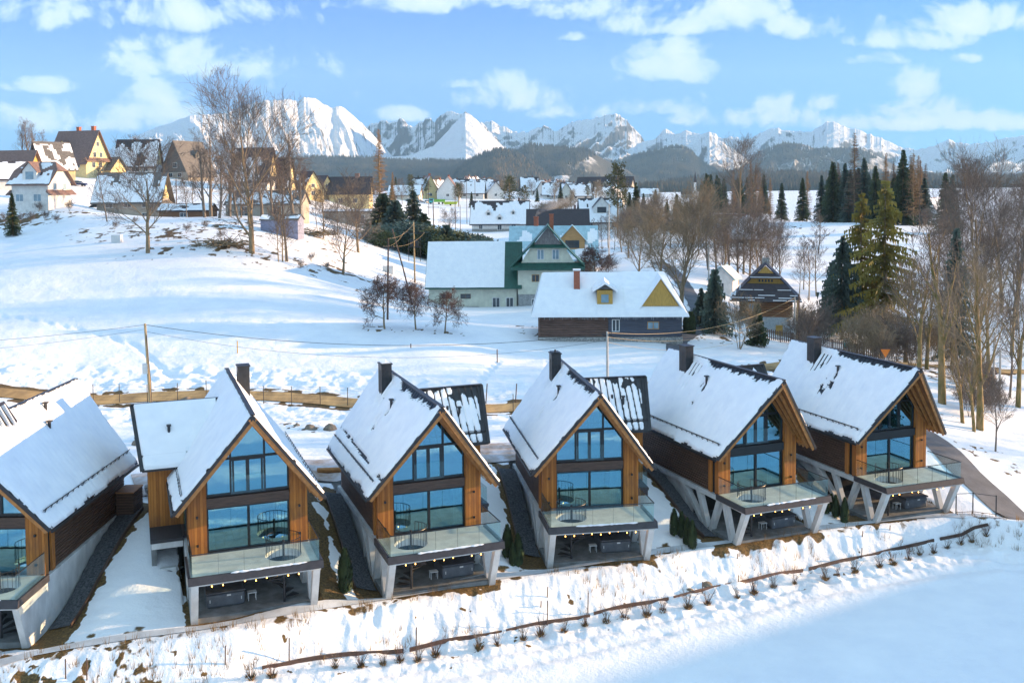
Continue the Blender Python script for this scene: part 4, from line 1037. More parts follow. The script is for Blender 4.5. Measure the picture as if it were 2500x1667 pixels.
row = [(612,1652),(665,1648),(818,1625),(880,1622),(935,1617),(975,1612),(1020,1608),(1063,1598),(1170,1578),(1215,1570),(1278,1558),(1320,1548),(1377,1538),(1428,1522),(1480,1515),(1525,1508),(1578,1500),(1618,1490),(1680,1480),(1727,1470),(1800,1455),(1840,1445),(1888,1430),(1940,1420),(2015,1410),(2045,1402),(2088,1392),(2148,1380),(2180,1372),(2218,1362),(2245,1350),(2280,1345),(2313,1335),(2345,1325),(2372,1318),(2408,1310)]
NUM = 'first second third fourth fifth sixth seventh eighth ninth tenth eleventh twelfth thirteenth fourteenth fifteenth sixteenth seventeenth eighteenth nineteenth twentieth twenty-first twenty-second twenty-third twenty-fourth twenty-fifth twenty-sixth twenty-seventh twenty-eighth twenty-ninth thirtieth thirty-first thirty-second thirty-third thirty-fourth thirty-fifth thirty-sixth'.split()
for k,(px,py) in enumerate(row):
    tree(f'seed{k%4}','young_shrub',ground_at(px,py+6),.75+.5*rn.random(),f'{NUM[k]} leafless young shrub from the left in the row below the bank','shrub','young shrubs planted below the bank')
# weeds on the bank: tufts nobody would count
vs=[];fs=[]
for k in range(900):
    x = rn.uniform(-30,34); 
    yt_,yb_ = bank(np.array([x]),np.array([50.])); y = rn.uniform(float(yb_[0])-.2,float(yt_[0])+.3)
    if fbm(np.array([x*.35]),np.array([y*.5]),3,77)[0] < .5: continue
    z = gz(x,y); 
    for q in range(7):
        a = rn.random()*6.283; h = .15+.4*rn.random(); n = len(vs)
        vs += [(x+.06*math.cos(a),y+.06*math.sin(a),z-.1),(x+.06*math.cos(a)+.02,y+.06*math.sin(a)+.01,z-.1),(x+(.06+.2*rn.random())*math.cos(a),y+.2*math.sin(a),z+h)]; fs.append((n,n+1,n+2))
tag(npmesh('dry_weeds',vs,fs,drygrass,smooth=False),kind='stuff')
# ------------------------------------------------------------------ older houses
wcream = plain('render_cream',(.62,.57,.48)); wsunyel = plain('render_sun_yellow',(.74,.60,.30)); wgreen = plain('render_pale_green',(.60,.61,.50)); wwhite = plain('render_white',(.70,.69,.66))  # the yellow render holds warm sunlight in its colour, also on sun-facing gables
wgrey = plain('render_grey',(.36,.33,.28)); wbrown = simple('log_brown',(.23,.11,.05),.8,.4,2,(.4,.4,9)); wtan = simple('log_tan',(.46,.27,.11),.8,.3,2,(.5,.5,9))
stone = simple('stone_wall',(.34,.33,.31),.9,.6,5,bump=.6,bd=.06); stoneb = simple('block_wall',(.33,.34,.34),.9,.35,4,bump=.3)
rdark = simple('roof_dark',(.040,.030,.036),.6,.3,2); rbrown = simple('roof_brown',(.20,.125,.105),.65,.3,2); rred = simple('roof_red',(.16,.06,.055),.6,.3,2); rgrey = simple('roof_grey',(.15,.14,.13),.8,.35,2); rgreen = simple('roof_green',(.015,.085,.062),.45,.3,2)
rblue = simple('sheet_roof',(.36,.55,.62),.45,.2,1.2); brick = simple('brick',(.36,.12,.07),.85,.3,6); paneg = simple('pane',(.04,.06,.075),.15,.3,1,spec=.8); panel = simple('pane_blue',(.22,.33,.40),.15,.3,1)
white = plain('white_paint',(.75,.75,.74)); woodf = simple('yellow_planks',(.52,.31,.07),.7,.35,3,(8,8,.6)); greyplank = simple('grey_planks',(.20,.19,.19),.8,.6,3,(9,9,1)); planky = simple('old_planks',(.16,.095,.075),.85,.55,2.2,(.4,.4,7)); plankb = simple('slate_planks',(.075,.082,.11),.75,.35,2.2,(.4,.4,8))
RM = dict(dark=rdark,brown=rbrown,red=rred,grey=rgrey,green=rgreen,blue=rblue)
def house(name, label, pos, yaw, L, W, hwall, hroof, wall, roof, group=None, cat='house', snow=.0, ov=.6, wl=(), wg=(), chim=(), skirt=None, dorm=(), hip=0.0, base=None, sink=1.5, gablemat=None, panem=None, snowface=(1,1), seed=1, framem=None, parts=True):
    # ridge along local x; -y is the long front; wl = windows (x, z, w, h, side), wg = windows in the gables (y, z, w, h, end)
    e = empty(name, tuple(float(q) for q in pos), yaw, label, cat, group)
    b = MB(); h2, w2 = L/2, W/2
    b.box(-h2,h2,-w2,w2,-sink,hwall); b.build('wall', wall, e)
    hr = hroof-hwall
    for s in (-1,1):
        b = MB(); b.prism([(s*h2,-w2,hwall+.002),(s*h2,w2,hwall+.002),(s*h2,w2*hip,hroof-.05-hr*hip),(s*h2,-w2*hip,hroof-.05-hr*hip)] if hip else [(s*h2,-w2,hwall+.002),(s*h2,w2,hwall+.002),(s*h2,0,hroof-.05)], (-s*.3,0,0)); b.build('gable', gablemat or wall, e)
    if base:
        b = MB(); b.box(-h2-.06,h2+.06,-w2-.06,w2+.06,-sink,base[1]); b.build('plinth', base[0], e)
    k = hr/w2; b = MB(); oe = ov; ze = hwall-k*oe
    def P(x,y,d=0): return (x,y,hroof-k*abs(y)+d)
    hx = h2+ov; cut = hip*w2; ridge = hx-cut*.9 if hip else hx
    for s in (-1,1):
        if hip: lo = [(-ridge,0,hroof),(ridge,0,hroof),P(hx,s*cut),P(hx,s*(w2+oe)),P(-hx,s*(w2+oe)),P(-hx,s*cut)]
        else: lo = [(-hx,0,hroof),(hx,0,hroof),P(hx,s*(w2+oe)),P(-hx,s*(w2+oe))]
        b.hexa([(p[0],p[1],p[2]) for p in lo],[(p[0],p[1],p[2]+.16) for p in lo])
        if hip and s == 1:
            for q in (-1,1): b.prism([(q*ridge,0,hroof),P(q*hx,-cut),P(q*hx,cut)],(0,0,.155))
    if skirt:     # the little roof that runs across a gable
        for s,(zs,dp) in ((-1,skirt),(1,skirt)):
            b.hexa([(s*h2,-w2-oe,zs-.0),(s*(h2+dp),-w2-oe,zs-dp*.7),(s*(h2+dp),w2+oe,zs-dp*.7),(s*h2,w2+oe,zs)],[(s*h2,-w2-oe*.6,zs+.5),(s*(h2+dp),-w2-oe,zs-dp*.7+.14),(s*(h2+dp),w2+oe,zs-dp*.7+.14),(s*h2,w2+oe*.6,zs+.5)])
    r = b.build('roof', roof, e)
    if snow > 0:
        for si,s in enumerate((-1,1)):
            if not snowface[si]: continue
            nx, ny = max(10,int(L*2.2)), 22
            X_,S_ = np.meshgrid(np.linspace(-1,1,nx),np.linspace(0,1,ny),indexing='ij')
            xx = X_*(ridge+(hx-ridge)*S_)*.985; yy = s*(w2+oe)*S_*.985
            n_ = fbm(xx*.5+seed*5,yy*.5+seed,4,seed+30)
            mk = snow-.5+(n_-.5)*1.6+.35*(S_-.4)
            if snow < .98: mk = mk-.5*sst(.14,.0,S_)
            th = .02+.14*sst(0,.3,mk)
            V = np.stack([xx,yy,hroof-k*np.abs(yy)+.16+th],-1).reshape(-1,3); F = gridfaces(nx,ny); kp = (mk.ravel()[F]>0).sum(1)>=2
            if kp.any(): npmesh('roof_snow', V, F[kp], roofsnow, r)
    for (x,y,w,h) in chim:
        b = MB(); b.box(x-w/2,x+w/2,y-w/2,y+w/2,hroof-k*abs(y)-.6,hroof+h); b.box(x-w*.62,x+w*.62,y-w*.62,y+w*.62,hroof+h+.003,hroof+h+.14); b.build('chimney', brick if roof is not rdark else rbrown, r)
    pm = panem or paneg
    def window(b1,b2): 
        f = b1.build('window', framem or white, e); b2.build('pane', pm, f)
    for (x,z,w,h,s) in wl:
        b1 = MB(); b1.box(x-w/2-.1,x+w/2+.1,min(s*w2,s*(w2+.07)),max(s*w2,s*(w2+.07)),z-.1,z+h+.1)
        b2 = MB()
        for a_,c_ in ((x-w/2,x-.04),(x+.04,x+w/2)): b2.box(a_,c_,min(s*(w2+.03),s*(w2+.09)),max(s*(w2+.03),s*(w2+.09)),z,z+h)
        window(b1,b2)
    for (y,z,w,h,s) in wg:
        b1 = MB(); b1.box(min(s*h2,s*(h2+.07)),max(s*h2,s*(h2+.07)),y-w/2-.1,y+w/2+.1,z-.1,z+h+.1)
        b2 = MB()
        for a_,c_ in ((y-w/2,y-.04),(y+.04,y+w/2)): b2.box(min(s*(h2+.03),s*(h2+.09)),max(s*(h2+.03),s*(h2+.09)),a_,c_,z,z+h)
        window(b1,b2)
    for (x,s,w,h,y0) in dorm:
        zb = hroof-k*y0-.1; b = MB(); yo = s*(y0+.25)
        yi = s*max(.1,y0-(h+w*.55)/k)
        b.hexa([(x-w/2,yo,zb-.3),(x+w/2,yo,zb-.3),(x+w/2,yi,zb),(x-w/2,yi,zb)],[(x-w/2,yo,zb+h),(x+w/2,yo,zb+h),(x+w/2,yi,zb+h),(x-w/2,yi,zb+h)])
        b.prism([(x-w/2,yo,zb+h+.002),(x+w/2,yo,zb+h+.002),(x,yo,zb+h+w*.55)],(0,-s*.3,0)); d = b.build('dormer', gablemat or wall, e)
        b = MB()
        for q in (-1,1): 
            lo = [(x,s*(y0+.6),zb+h+w*.55+.02),(x+q*(w/2+.35),s*(y0+.6),zb+h-.35),(x+q*(w/2+.35),yi,zb+h-.35),(x,s*max(.05,y0-(h+w*.55)/k-w*.5),zb+h+w*.55+.02)]
            b.hexa(lo,[(p[0],p[1],p[2]+.14) for p in lo])
        b.build('dormer_roof', roofsnow if snow>.75 else roof, d)
        b = MB(); b.box(x-w*.28,x+w*.28,min(yo,yo+s*.05),max(yo,yo+s*.05),zb+.25,zb+h*.9); b.build('dormer_window', pm, d)
    return e
def hp(px, Y, dz=0): p = onray(px,Y); p[2] += dz; return p
# left slope
W1 = [(-2.6,3.6,1.5,1.3,-1),(2.2,3.6,1.5,1.3,-1),(-2.6,.8,1.5,1.3,-1)]
house('white_house','white two-storey house with snowy half-hipped roof at the far left, yellow plinth',hp(103,197),R(-9),7.8,7.4,5.2,9.0,wwhite,rbrown,snow=.62,ov=.8,wl=[(-2.2,1.4,1.5,1.3,-1),(1.6,1.4,1.5,1.3,-1)],wg=[(-1.5,3.6,.9,1.2,1),(1.6,3.6,.9,1.2,1)],skirt=(3.1,.8),dorm=[(0,-1,3.0,1.9,3.4)],hip=.45,seed=2,panem=panel)
house('brown_roof_house','house with a plain brown roof and wooden gable at the upper left edge',hp(46,262),R(-9),9.5,7,2.2,8.0,wgrey,rbrown,snow=0.0,ov=.9,gablemat=woodf,wg=[(0,2.6,1.4,1.3,1)],wl=[(-2,.5,1.2,1.1,-1)],chim=[])
house('grey_gable_house','house with patchy snowy grey roof between the brown roof and the tall guest house',hp(128,278),R(48),9.0,9,3.5,10.5,wsunyel,rgrey,snow=.55,ov=.7,gablemat=rgrey,wl=[(0,1.2,1.4,1.2,-1)],seed=5)
tgh = house('guest_house','tall yellow-white guest house with brown roofs, dormer and two brick chimneys on the skyline',hp(196,300),R(-16),13,10.5,4.4,13.2,wsunyel,rbrown,snow=0.0,ov=.9,wl=[(-5,2.2,1.3,1.7,-1),(-2.2,2.2,1.3,1.7,-1),(.6,2.2,1.3,1.7,-1),(3.6,2.2,1.3,1.7,-1)],wg=[(-2,2.2,1.3,1.5,1),(1,2.2,1.3,1.5,1),(-1.4,5.3,1.1,1.4,1),(1.4,5.3,1.1,1.4,1),(0,8.6,1.0,1.2,1)],chim=[(-.5,.6,1.0,1.2),(4.8,.6,1.0,1.3)],skirt=(4.6,1.0),dorm=[(-2.5,-1,2.8,2.4,4.0)],framem=wwhite)
house('annexe','low annexe with a dark lean roof at the right of the tall guest house',hp(262,305),R(-16),8,7,2.2,5.6,wsunyel,rgrey,snow=0,ov=.7,wl=[(0,.6,1.2,1.2,-1)])
house('snowy_edge_house','low snow-roofed house cut by the left edge of the picture',hp(8,240),R(30),9,8,2.4,6.2,wwhite,rdark,snow=.97,ov=.7,wg=[(0,1,1.2,1.2,-1)])
house('dark_top_house','house with white-streaked roof, dark along the ridge, behind the half-hidden chalet',hp(340,318),R(6),12.2,9,3.0,11.0,wwhite,rdark,snow=.58,ov=.6,gablemat=wsunyel,wl=[(-3.8,.9,2.0,1.5,-1),(0,.9,2.0,1.5,-1),(3.2,.9,1.2,1.5,-1)],wg=[(0,1,1.3,1.4,1),(0,4.6,1.3,1.4,1)],chim=[(-1.0,.2,.5,.5)],seed=8)
house('half_hidden_chalet','dark-skirted house half hidden by the spreading bare tree, yellow-lit right wall',hp(328,228),R(5),13.5,10,4.4,10.2,wgrey,rgrey,snow=.72,ov=1.1,wl=[(-4,2.4,1.5,1.3,-1),(0,2.4,1.5,1.3,-1),(4,2.4,1.5,1.3,-1),(3.8,.3,1.2,.8,-1)],wg=[(-1.6,1.4,1.2,2.2,1)],skirt=(3.4,1.4),gablemat=wsunyel,seed=9)
house('grey_a_frame','steep grey A-frame house right of the white-streaked roof',hp(460,322),R(62),11,11.5,2.0,12.0,wgrey,rgrey,snow=0.0,ov=.9,wg=[(0,3.5,1.6,1.5,-1),(-2,.5,1.6,1.2,-1),(2,.5,1.6,1.2,-1)],dorm=[(1,-1,2.2,1.6,3.2)],gablemat=rgrey)
house('low_store','long low timber store under the grey A-frame, behind bare trees',hp(460,215),R(-4),11,5,1.6,3.0,wbrown,rdark,snow=.7,ov=.4,wl=[(0,.3,1.5,.8,-1)],cat='shed')
house('tall_snowy_house','tall steep house behind the tallest tree, yellow-lit right gable',hp(622,308),R(-6),11.5,9.5,4.2,13.4,wwhite,rdark,snow=.42,ov=.8,gablemat=wsunyel,wl=[(-3,1.6,1.4,1.4,-1),(2,1.6,1.4,1.4,-1)],wg=[(0,1.8,1.3,1.4,1),(0,6,1.3,1.4,1)],skirt=(4.2,1.0),seed=11)
house('brown_steep_house','dark steep house just right of the tall snowy one',hp(676,315),R(-6),9.5,8,3.0,11.4,wsunyel,rdark,snow=.2,ov=.7,wg=[(0,1.6,1.2,1.4,1),(0,5,1.1,1.3,1)],seed=12)
for k,(px,Y,L,W_,hr,lb) in enumerate([(745,330,9,9,8.6,'largest of the three small yellow-gabled houses left of the big brown roof'),(782,352,8,7,7.6,'middle of the three small yellow-gabled houses left of the big brown roof'),(808,362,7,6,6.2,'smallest of the three yellow-gabled houses left of the big brown roof')]):
    house('gabled_house',lb,hp(px,Y),R(-42),L,W_,2.4,hr,wsunyel,rdark,group='small yellow-gabled houses',snow=.35,ov=.6,wg=[(0,.8,1.4,1.3,1),(0,3.4,1.1,1.1,1)],seed=20+k)
house('big_brown_house','big blocky house with dark brown roof left of the tall larch',hp(858,352),R(1),14,10,5.0,10.5,wsunyel,rdark,snow=0,ov=.7,gablemat=wsunyel,wg=[(0,2,1.4,1.4,1)],chim=[(2.2,.3,1.4,1.2)],wl=[(-3,1.5,1.4,1.4,-1),(2,1.5,1.4,1.4,-1)])
house('flat_shed','long grey shed with a flat snowy roof below the tall larch',hp(860,272),R(-1),14.5,7,3.4,3.9,wgrey,rgrey,snow=1.0,ov=.3,gablemat=wsunyel,wl=[(2.8,.3,2.4,2.2,-1)],cat='shed')
house('grey_barn','grey-blue sheet barn behind the tallest tree on the left slope',hp(655,215),R(-3),16,8,3.0,5.8,wgrey,rgrey,snow=.55,ov=.4,cat='barn',wl=[(-4,.4,2,2,-1),(3,.4,2,2,-1)],seed=14)
house('small_shed','small bluish sheet shed beside the slender stem on the left slope',hp(690,172),R(-3),6.5,4,2.4,3.2,simple('sheet_blue',(.23,.25,.36),.6,.3),rgrey,snow=.5,ov=.2,cat='shed')
# centre: striped roof, long dark roof, metal roof
house('striped_roof_house','white stone-fronted house with a snow-striped roof in the centre',hp(1222,372),R(-3),20.5,11,3.4,11.0,wwhite,rdark,snow=.80,ov=.9,wl=[(-7,.8,1.2,1.8,-1),(0,.4,1.4,2.2,-1),(5.2,1.0,1.5,1.6,-1)],base=(stone,.8),dorm=[(-4.2,-1,1.9,1.3,3.8),(0,-1,1.9,1.3,5.0),(5,-1,1.2,1.3,3.6)],chim=[(7,.6,.9,1.0)],seed=17)
house('long_dark_house','long house with a plain dark purple-brown roof behind the sheet-metal roof',hp(1362,288),R(-2),17.2,11,3.2,9.8,wwhite,rdark,snow=0,ov=.6,chim=[(5.0,.5,.7,1.1)],wl=[(0,.6,1.4,1.4,-1)])
mr = house('metal_roof_house','house with pale blue sheet-metal roof and wooden dormer behind the green house',hp(1352,203),R(-3),16.8,11,4.3,10.3,wcream,rblue,snow=.42,ov=.7,gablemat=wtan,wl=[(-3,1,1.4,1.4,-1),(5.5,.4,1.3,1.9,-1)],dorm=[(3.8,-1,5.0,2.0,4.0)],chim=[(-3.6,.4,.9,1.9)],base=(stone,.9),seed=19)
house('low_metal_wing','lower left wing with pale snowy sheet roof of the metal-roofed house',hp(1262,196),R(-3),9.5,9,3.0,8.4,wcream,rblue,snow=.55,ov=.5,wl=[(0,1,1.2,1.3,-1)],seed=23)
house('chalet_far','white house with snowy steep roof and gable dormers behind the golden pine',hp(1465,335),R(4),13.5,10,3.2,10.4,wwhite,rdark,snow=.72,ov=.8,wl=[(-4,.8,1.4,1.3,-1),(4,.8,1.4,1.3,-1)],dorm=[(0,-1,5.5,2.4,3.4)],seed=25)
house('red_roof_cottage','cottage with red ridge and snowy roof in the bare thicket at right',hp(1805,262),R(-8),10.5,8,2.4,8.0,wcream,rred,snow=.72,ov=.8,wg=[(0,1,1.2,1.2,1)],wl=[(0,.7,1.2,1.2,-1)],seed=27)
house('snowy_cottage','cottage with an all-snow roof half hidden in the brown thicket',hp(1610,330),R(25),9,8,2.4,7.2,wcream,rbrown,snow=.95,ov=.8,wl=[(0,.7,1.2,1.2,-1)],seed=28)
house('white_far_house','small white house lit yellow in the gap right of the conifer belt',hp(2282,420),R(35),9,8,3,8.5,wwhite,rred,snow=.8,ov=.7,wg=[(0,1,1.2,1.3,-1),(0,4,1,1.2,-1)],seed=29)
house('small_white_shed','small white shed with snowy roof behind the log chalet',hp(1768,166),R(65),4.2,3.8,2.6,4.4,white,rblue,snow=.95,ov=.5,cat='shed',wg=[(0,.8,.8,.9,-1)])
# the green-roofed house in the middle of the field
p = onray(1338,155); e = empty('green_roof_house',tuple(p),R(-2),'pale green house with dark green roof, grey planked peak and long snowy wing','house'); 
def frustum(b, z0,x0,y0,z1,x1,y1): b.hexa([(-x0,-y0,z0),(x0,-y0,z0),(x0,y0,z0),(-x0,y0,z0)],[(-x1,-y1,z1),(x1,-y1,z1),(x1,y1,z1),(-x1,y1,z1)])
def sub(name, fn, mat, parent): b = MB(); fn(b); return b.build(name, mat, parent)
def f(b): b.box(-4.6,4.6,-4.2,4.6,1.6,5.6); b.prism([(-4.6,-4.2,5.602),(4.6,-4.2,5.602),(2.1,-4.2,9.6),(-2.1,-4.2,9.6)],(0,.4,0))
sub('wall', f, wgreen, e)
sub('ground_floor', lambda b: b.box(-4.55,4.55,-4.15,4.6,-1.5,1.598), stoneb, e)
def f(b):
    b.hexa([(-5.6,-5.3,5.35),(5.6,-5.3,5.35),(5.6,-4.21,6.25),(-5.6,-4.21,6.25)],[(-5.6,-5.3,5.47),(5.6,-5.3,5.47),(5.6,-4.21,6.45),(-5.6,-4.21,6.45)])
    for s in (-1,1):
        lo=[(0,-5.2,12.2),(s*3.0,-4.9,8.7),(s*5.7,-4.9,5.9),(s*5.7,5,5.9),(s*3.0,5,8.7),(0,5,12.2)]
        b.hexa([(q[0],q[1],q[2]-.25) for q in lo],lo)
    b.hexa([(-2.9,-4.95,8.7),(2.9,-4.95,8.7),(2.3,-4.22,9.3),(-2.3,-4.22,9.3)],[(-2.9,-4.95,8.82),(2.9,-4.95,8.82),(2.3,-4.22,9.5),(-2.3,-4.22,9.5)])
    for k in range(11): b.beam((-5.2+k*1.04,-5.31,5.50),(-5.2+k*1.04,-4.25,6.48),.05,.06)
rf_ = sub('roof', f, rgreen, e)
sub('peak_planks', lambda b: b.prism([(-2.3,-4.5,9.05),(2.3,-4.5,9.05),(0,-4.5,11.9)],(0,.2,0)), greyplank, e)
sub('chimney', lambda b: (b.box(.3,.95,1.2,1.85,10.5,13.6),b.box(.22,1.03,1.12,1.93,13.61,13.75)), brick, rf_)
def win(parent,x,z,w,h,y,fr=white,pn=paneg):
    f_ = sub('window', lambda b: b.box(x-w/2-.09,x+w/2+.09,y-.06,y+.02,z-.09,z+h+.09), fr, parent)
    sub('pane', lambda b: [b.box(a,c,y-.09,y-.03,z,z+h) for a,c in ((x-w/2,x-.05),(x+.05,x+w/2))], pn, f_)
win(e,-1.1,7.0,.9,1.4,-4.2,white,panel); win(e,1.2,7.0,.9,1.4,-4.2,white,panel)
win(e,-1.9,3.6,1.0,.95,-4.2,wtan); win(e,1.3,3.6,1.0,.95,-4.2,wtan); win(e,-1.9,-.1,1.1,.9,-4.15)
sub('cross_panel', lambda b: (b.box(-3.05,-1.85,-4.3,-4.152,-2.0,-1.3) if False else b.box(-3.1,-1.9,-4.3,-4.152,-1.6,-.9), b.box(-2.75,-2.25,-4.3,-4.153,-2.6,-1.601)), white, e)
sub('small_door', lambda b: b.box(-1.6,-.6,-4.25,-4.152,-2.4,-1.5), wtan, e)
# its long wing: snow-crusted roof, green band, stone plinth
w_ = -19.2
sub('wing_wall', lambda b: b.box(-18.4,-4.65,-3.6,3.6,-1.0,2.6), wgreen, e)
sub('wing_plinth', lambda b: (b.box(-18.45,-4.66,-3.68,3.6,-3.2,-1.002),b.box(-18.45,-10.6,-3.66,-3.61,-1.001,-.3)), stone, e)
def f(b):
    b.hexa([(-18.9,-4.5,2.45),(-4.0,-4.5,2.45),(-4.0,.2,9.3),(-18.9,.2,9.3)],[(-18.9,-4.5,2.6),(-4.0,-4.5,2.6),(-4.0,.2,9.45),(-18.9,.2,9.45)])
    b.hexa([(-18.9,.21,9.3),(-4.0,.21,9.3),(-4.0,4.6,2.6),(-18.9,4.6,2.6)],[(-18.9,.21,9.45),(-4.0,.21,9.45),(-4.0,4.6,2.75),(-18.9,4.6,2.75)])
    for k in range(5): b.beam((-6.2+k*.5,-4.4,2.66),(-6.2+k*.5,.1,9.46),.04,.06,(1,0,0))
wr_ = sub('wing_roof', f, rgreen, e)
sub('wing_gable', lambda b: b.prism([(-18.4,-3.6,2.605),(-18.4,3.6,2.605),(-18.4,.2,9.2)],(.2,0,0)), stoneb, e)
X_,S_ = np.meshgrid(np.linspace(-18.85,-6.7,110),np.linspace(0,1,60),indexing='ij')
n_ = fbm(X_*.7,S_*9,4,7); rowp = np.abs((S_*17)%1-.5); thr = (vn(X_*2.2,np.floor(S_*17),3)>.55)
th = .07+.05*n_+.05*thr*sst(.5,.25,rowp)*sst(.05,.3,S_)
V = np.stack([X_, .15-4.62*S_, 9.47-6.85*S_+th],-1).reshape(-1,3); npmesh('roof_snow',V,gridfaces(110,60),roofsnow,wr_)
for x,z,w,h,fr in ((-15.6,1.0,1.4,.55,poled),(-12.7,1.0,1.4,.55,poled),(-8.0,-.4,1.0,1.4,white),(-5.9,-.4,1.0,1.4,white)): win(e,x,z,w,h,-3.6,fr)
sub('downpipe', lambda b: b.tube([(-4.75,-3.75,2.4),(-4.75,-3.75,-2.6)],.06,6), trim, e)
# log cottage with the snow-laden roof
p = onray(1484,124); e = empty('log_cottage',tuple(p),R(-2.2),'long log cottage under thick snow with yellow gable and dormer, brick chimney','house')
LX,WY = 8.7,3.6
sub('log_wall', lambda b: [b.tube([(-LX,-WY,.35+k*.29),(-.2,-WY,.35+k*.29)],.155,8) for k in range(9)]+[b.tube([(-LX+.1,-WY-.35,.35+k*.29+.14),(-LX+.1,WY,.35+k*.29+.14)],.15,8) for k in range(9)], planky, e)
sub('clad_wall', lambda b: [b.box(-.15,LX,-WY-.14-.02*(k%2),-WY,.25+k*.175,.25+k*.175+.172) for k in range(15)]+[b.box(LX,LX+.12,-WY,WY,.25,2.9)], plankb, e)
sub('wall_core', lambda b: b.box(-LX+.2,LX-.05,-WY+.05,WY,-1.5,2.9), planky, e)
sub('plinth', lambda b: b.box(-LX-.1,LX+.2,-WY-.25,WY,-1.5,.2), stone, e)
win(e,.75,.95,.75,1.35,-WY-.16,white); win(e,5.3,1.25,1.25,.75,-WY-.16,wtan,panel)
def f(b):
    hz,ez,xo,yo = 7.6,2.75,LX+.9,WY+1.0
    rp = [(-xo+1.3,0,hz),(xo-2.4,0,hz)]
    lo = [(-xo,-yo,ez),(xo,-yo,ez),(xo,yo,ez),(-xo,yo,ez)]
    i=[b.pt(q) for q in lo]; j=[b.pt(q) for q in rp]
    b.face((i[0],i[1],j[1],j[0])); b.face((i[2],i[3],j[0],j[1])); b.face((i[1],i[2],j[1])); b.face((i[3],i[0],j[0])); b.face(i[::-1])
rf_ = sub('roof', f, rgrey, e)
X_,S_ = np.meshgrid(np.linspace(0,1,170),np.linspace(0,1,60),indexing='ij')
xo,yo=LX+.9,WY+1.0; xl=-xo+1.3-1.3*S_; xr=xo-2.4+2.4*S_; xx=xl+(xr-xl)*X_
slab_ = .10*sst(.38,.42,S_+.06*(fbm(xx*.4,S_*0,2,5)-.5)*2)*((xx<-1.5)|(xx>1.8)) + .07*np.abs((S_*7)%1-.5)*(xx>1.8)
th = (.22+.1*fbm(xx*.5,S_*4,3,9)+slab_)*sst(0,.03,np.minimum(X_,1-X_)+.012)*sst(1.0,.965,S_)+.01
V=np.stack([xx,-(yo+.05)*S_,7.6-4.85*S_+th],-1).reshape(-1,3); npmesh('roof_snow',V,gridfaces(170,60),roofsnow,rf_)
Y_,S2=np.meshgrid(np.linspace(-1,1,40),np.linspace(0,1,40),indexing='ij')
V=np.stack([-xo+1.3-1.32*S2,Y_*yo*S2,7.6-4.85*S2+.25*sst(1,.95,S2)],-1).reshape(-1,3); npmesh('roof_snow',V,gridfaces(40,40),roofsnow,rf_)
V=np.stack([xo-2.4+2.42*S2,Y_*yo*S2,7.6-4.85*S2+.25*sst(1,.95,S2)],-1).reshape(-1,3); npmesh('roof_snow',V,gridfaces(40,40),roofsnow,rf_)
icm = simple('icicle',(.75,.85,.92),.15,.1)
ra_=random.Random(3)
sub('icicles', lambda b:[b.tube([(x,-yo-.0,2.80),(x,-yo-.0,2.80-.12-.3*ra_.random()**2)],[.03,.006],4) for x in np.arange(-xo+.1,xo,.22)], icm, rf_)
sub('chimney', lambda b:(b.box(-4.3,-3.55,-2.0,-1.3,4.5,8.2)), brick, rf_); sub('chimney_snow', lambda b: b.box(-4.4,-3.45,-2.1,-1.2,8.21,8.4), roofsnow, rf_)
d = sub('dormer', lambda b: b.box(-1.5,.4,-3.5,-1.6,4.0,5.9), woodf, e)
sub('dormer_window', lambda b: b.box(-1.0,-.1,-3.56,-3.5,4.4,5.4), panel, d)
def f(b):
    for s in (-1,1): b.hexa([(-.55,-4.1,6.7),(-.55+s*1.5,-4.1,5.75),(-.55+s*1.5,-1.0,5.95),(-.55,-.3,7.0)],[(-.55,-4.1,7.05),(-.55+s*1.5,-4.1,6.05),(-.55+s*1.5,-1.0,6.3),(-.55,-.3,7.4)])
sub('dormer_roof', f, roofsnow, d)
g = sub('end_gable', lambda b: b.prism([(3.9,-3.95,4.0),(8.4,-3.95,4.0),(6.2,-3.95,7.3)],(0,3,0)), woodf, e)
def f(b):
    for s in (-1,1): b.hexa([(6.2,-4.15,7.35),(6.2+s*2.6,-4.15,3.6),(6.2+s*2.6,-1,3.8),(6.2,-.2,7.45)],[(6.2,-4.15,7.55),(6.2+s*2.6,-4.15,3.8),(6.2+s*2.6,-1,4.1),(6.2,-.2,7.8)])
sub('gable_roof', f, roofsnow, g)
# dark-roofed log chalet at the right
p = onray(1868,150); e = empty('log_chalet',tuple(p),R(-14),'log chalet on a stone base with stepped dark shingle roof and carved gables','house')
sub('stone_base', lambda b: b.box(-3.6,3.6,-4,4,-1.5,2.2), simple('pale_stone',(.36,.40,.42),.85,.25,4,bump=.3), e)
sub('log_wall', lambda b: [b.tube([(-3.7,-4.0,2.4+k*.36),(3.9,-4.0,2.4+k*.36)],.2,8) for k in range(8)]+[b.tube([(-3.6,-4.3,2.55+k*.36),(-3.6,4.1,2.55+k*.36)],.2,8) for k in range(8)]+[b.tube([(3.6,-4.3,2.55+k*.36),(3.6,4.1,2.55+k*.36)],.2,8) for k in range(8)]+[b.box(-3.5,3.5,-3.9,4,2.21,5.1)], wbrown, e)
win(e,-2.0,3.0,.8,1.2,-4.2,woodf,panel)
dr = sub('door', lambda b: (b.box(1.5,2.5,-4.08,-4.0,-.6,1.0),b.tube([(2.0,-4.04,1.0),(2.0,-4.045,1.02)],.49,14)), woodf, e); sub('door_knob', lambda b: b.box(2.3,2.36,-4.14,-4.085,.2,.3), trim, dr)
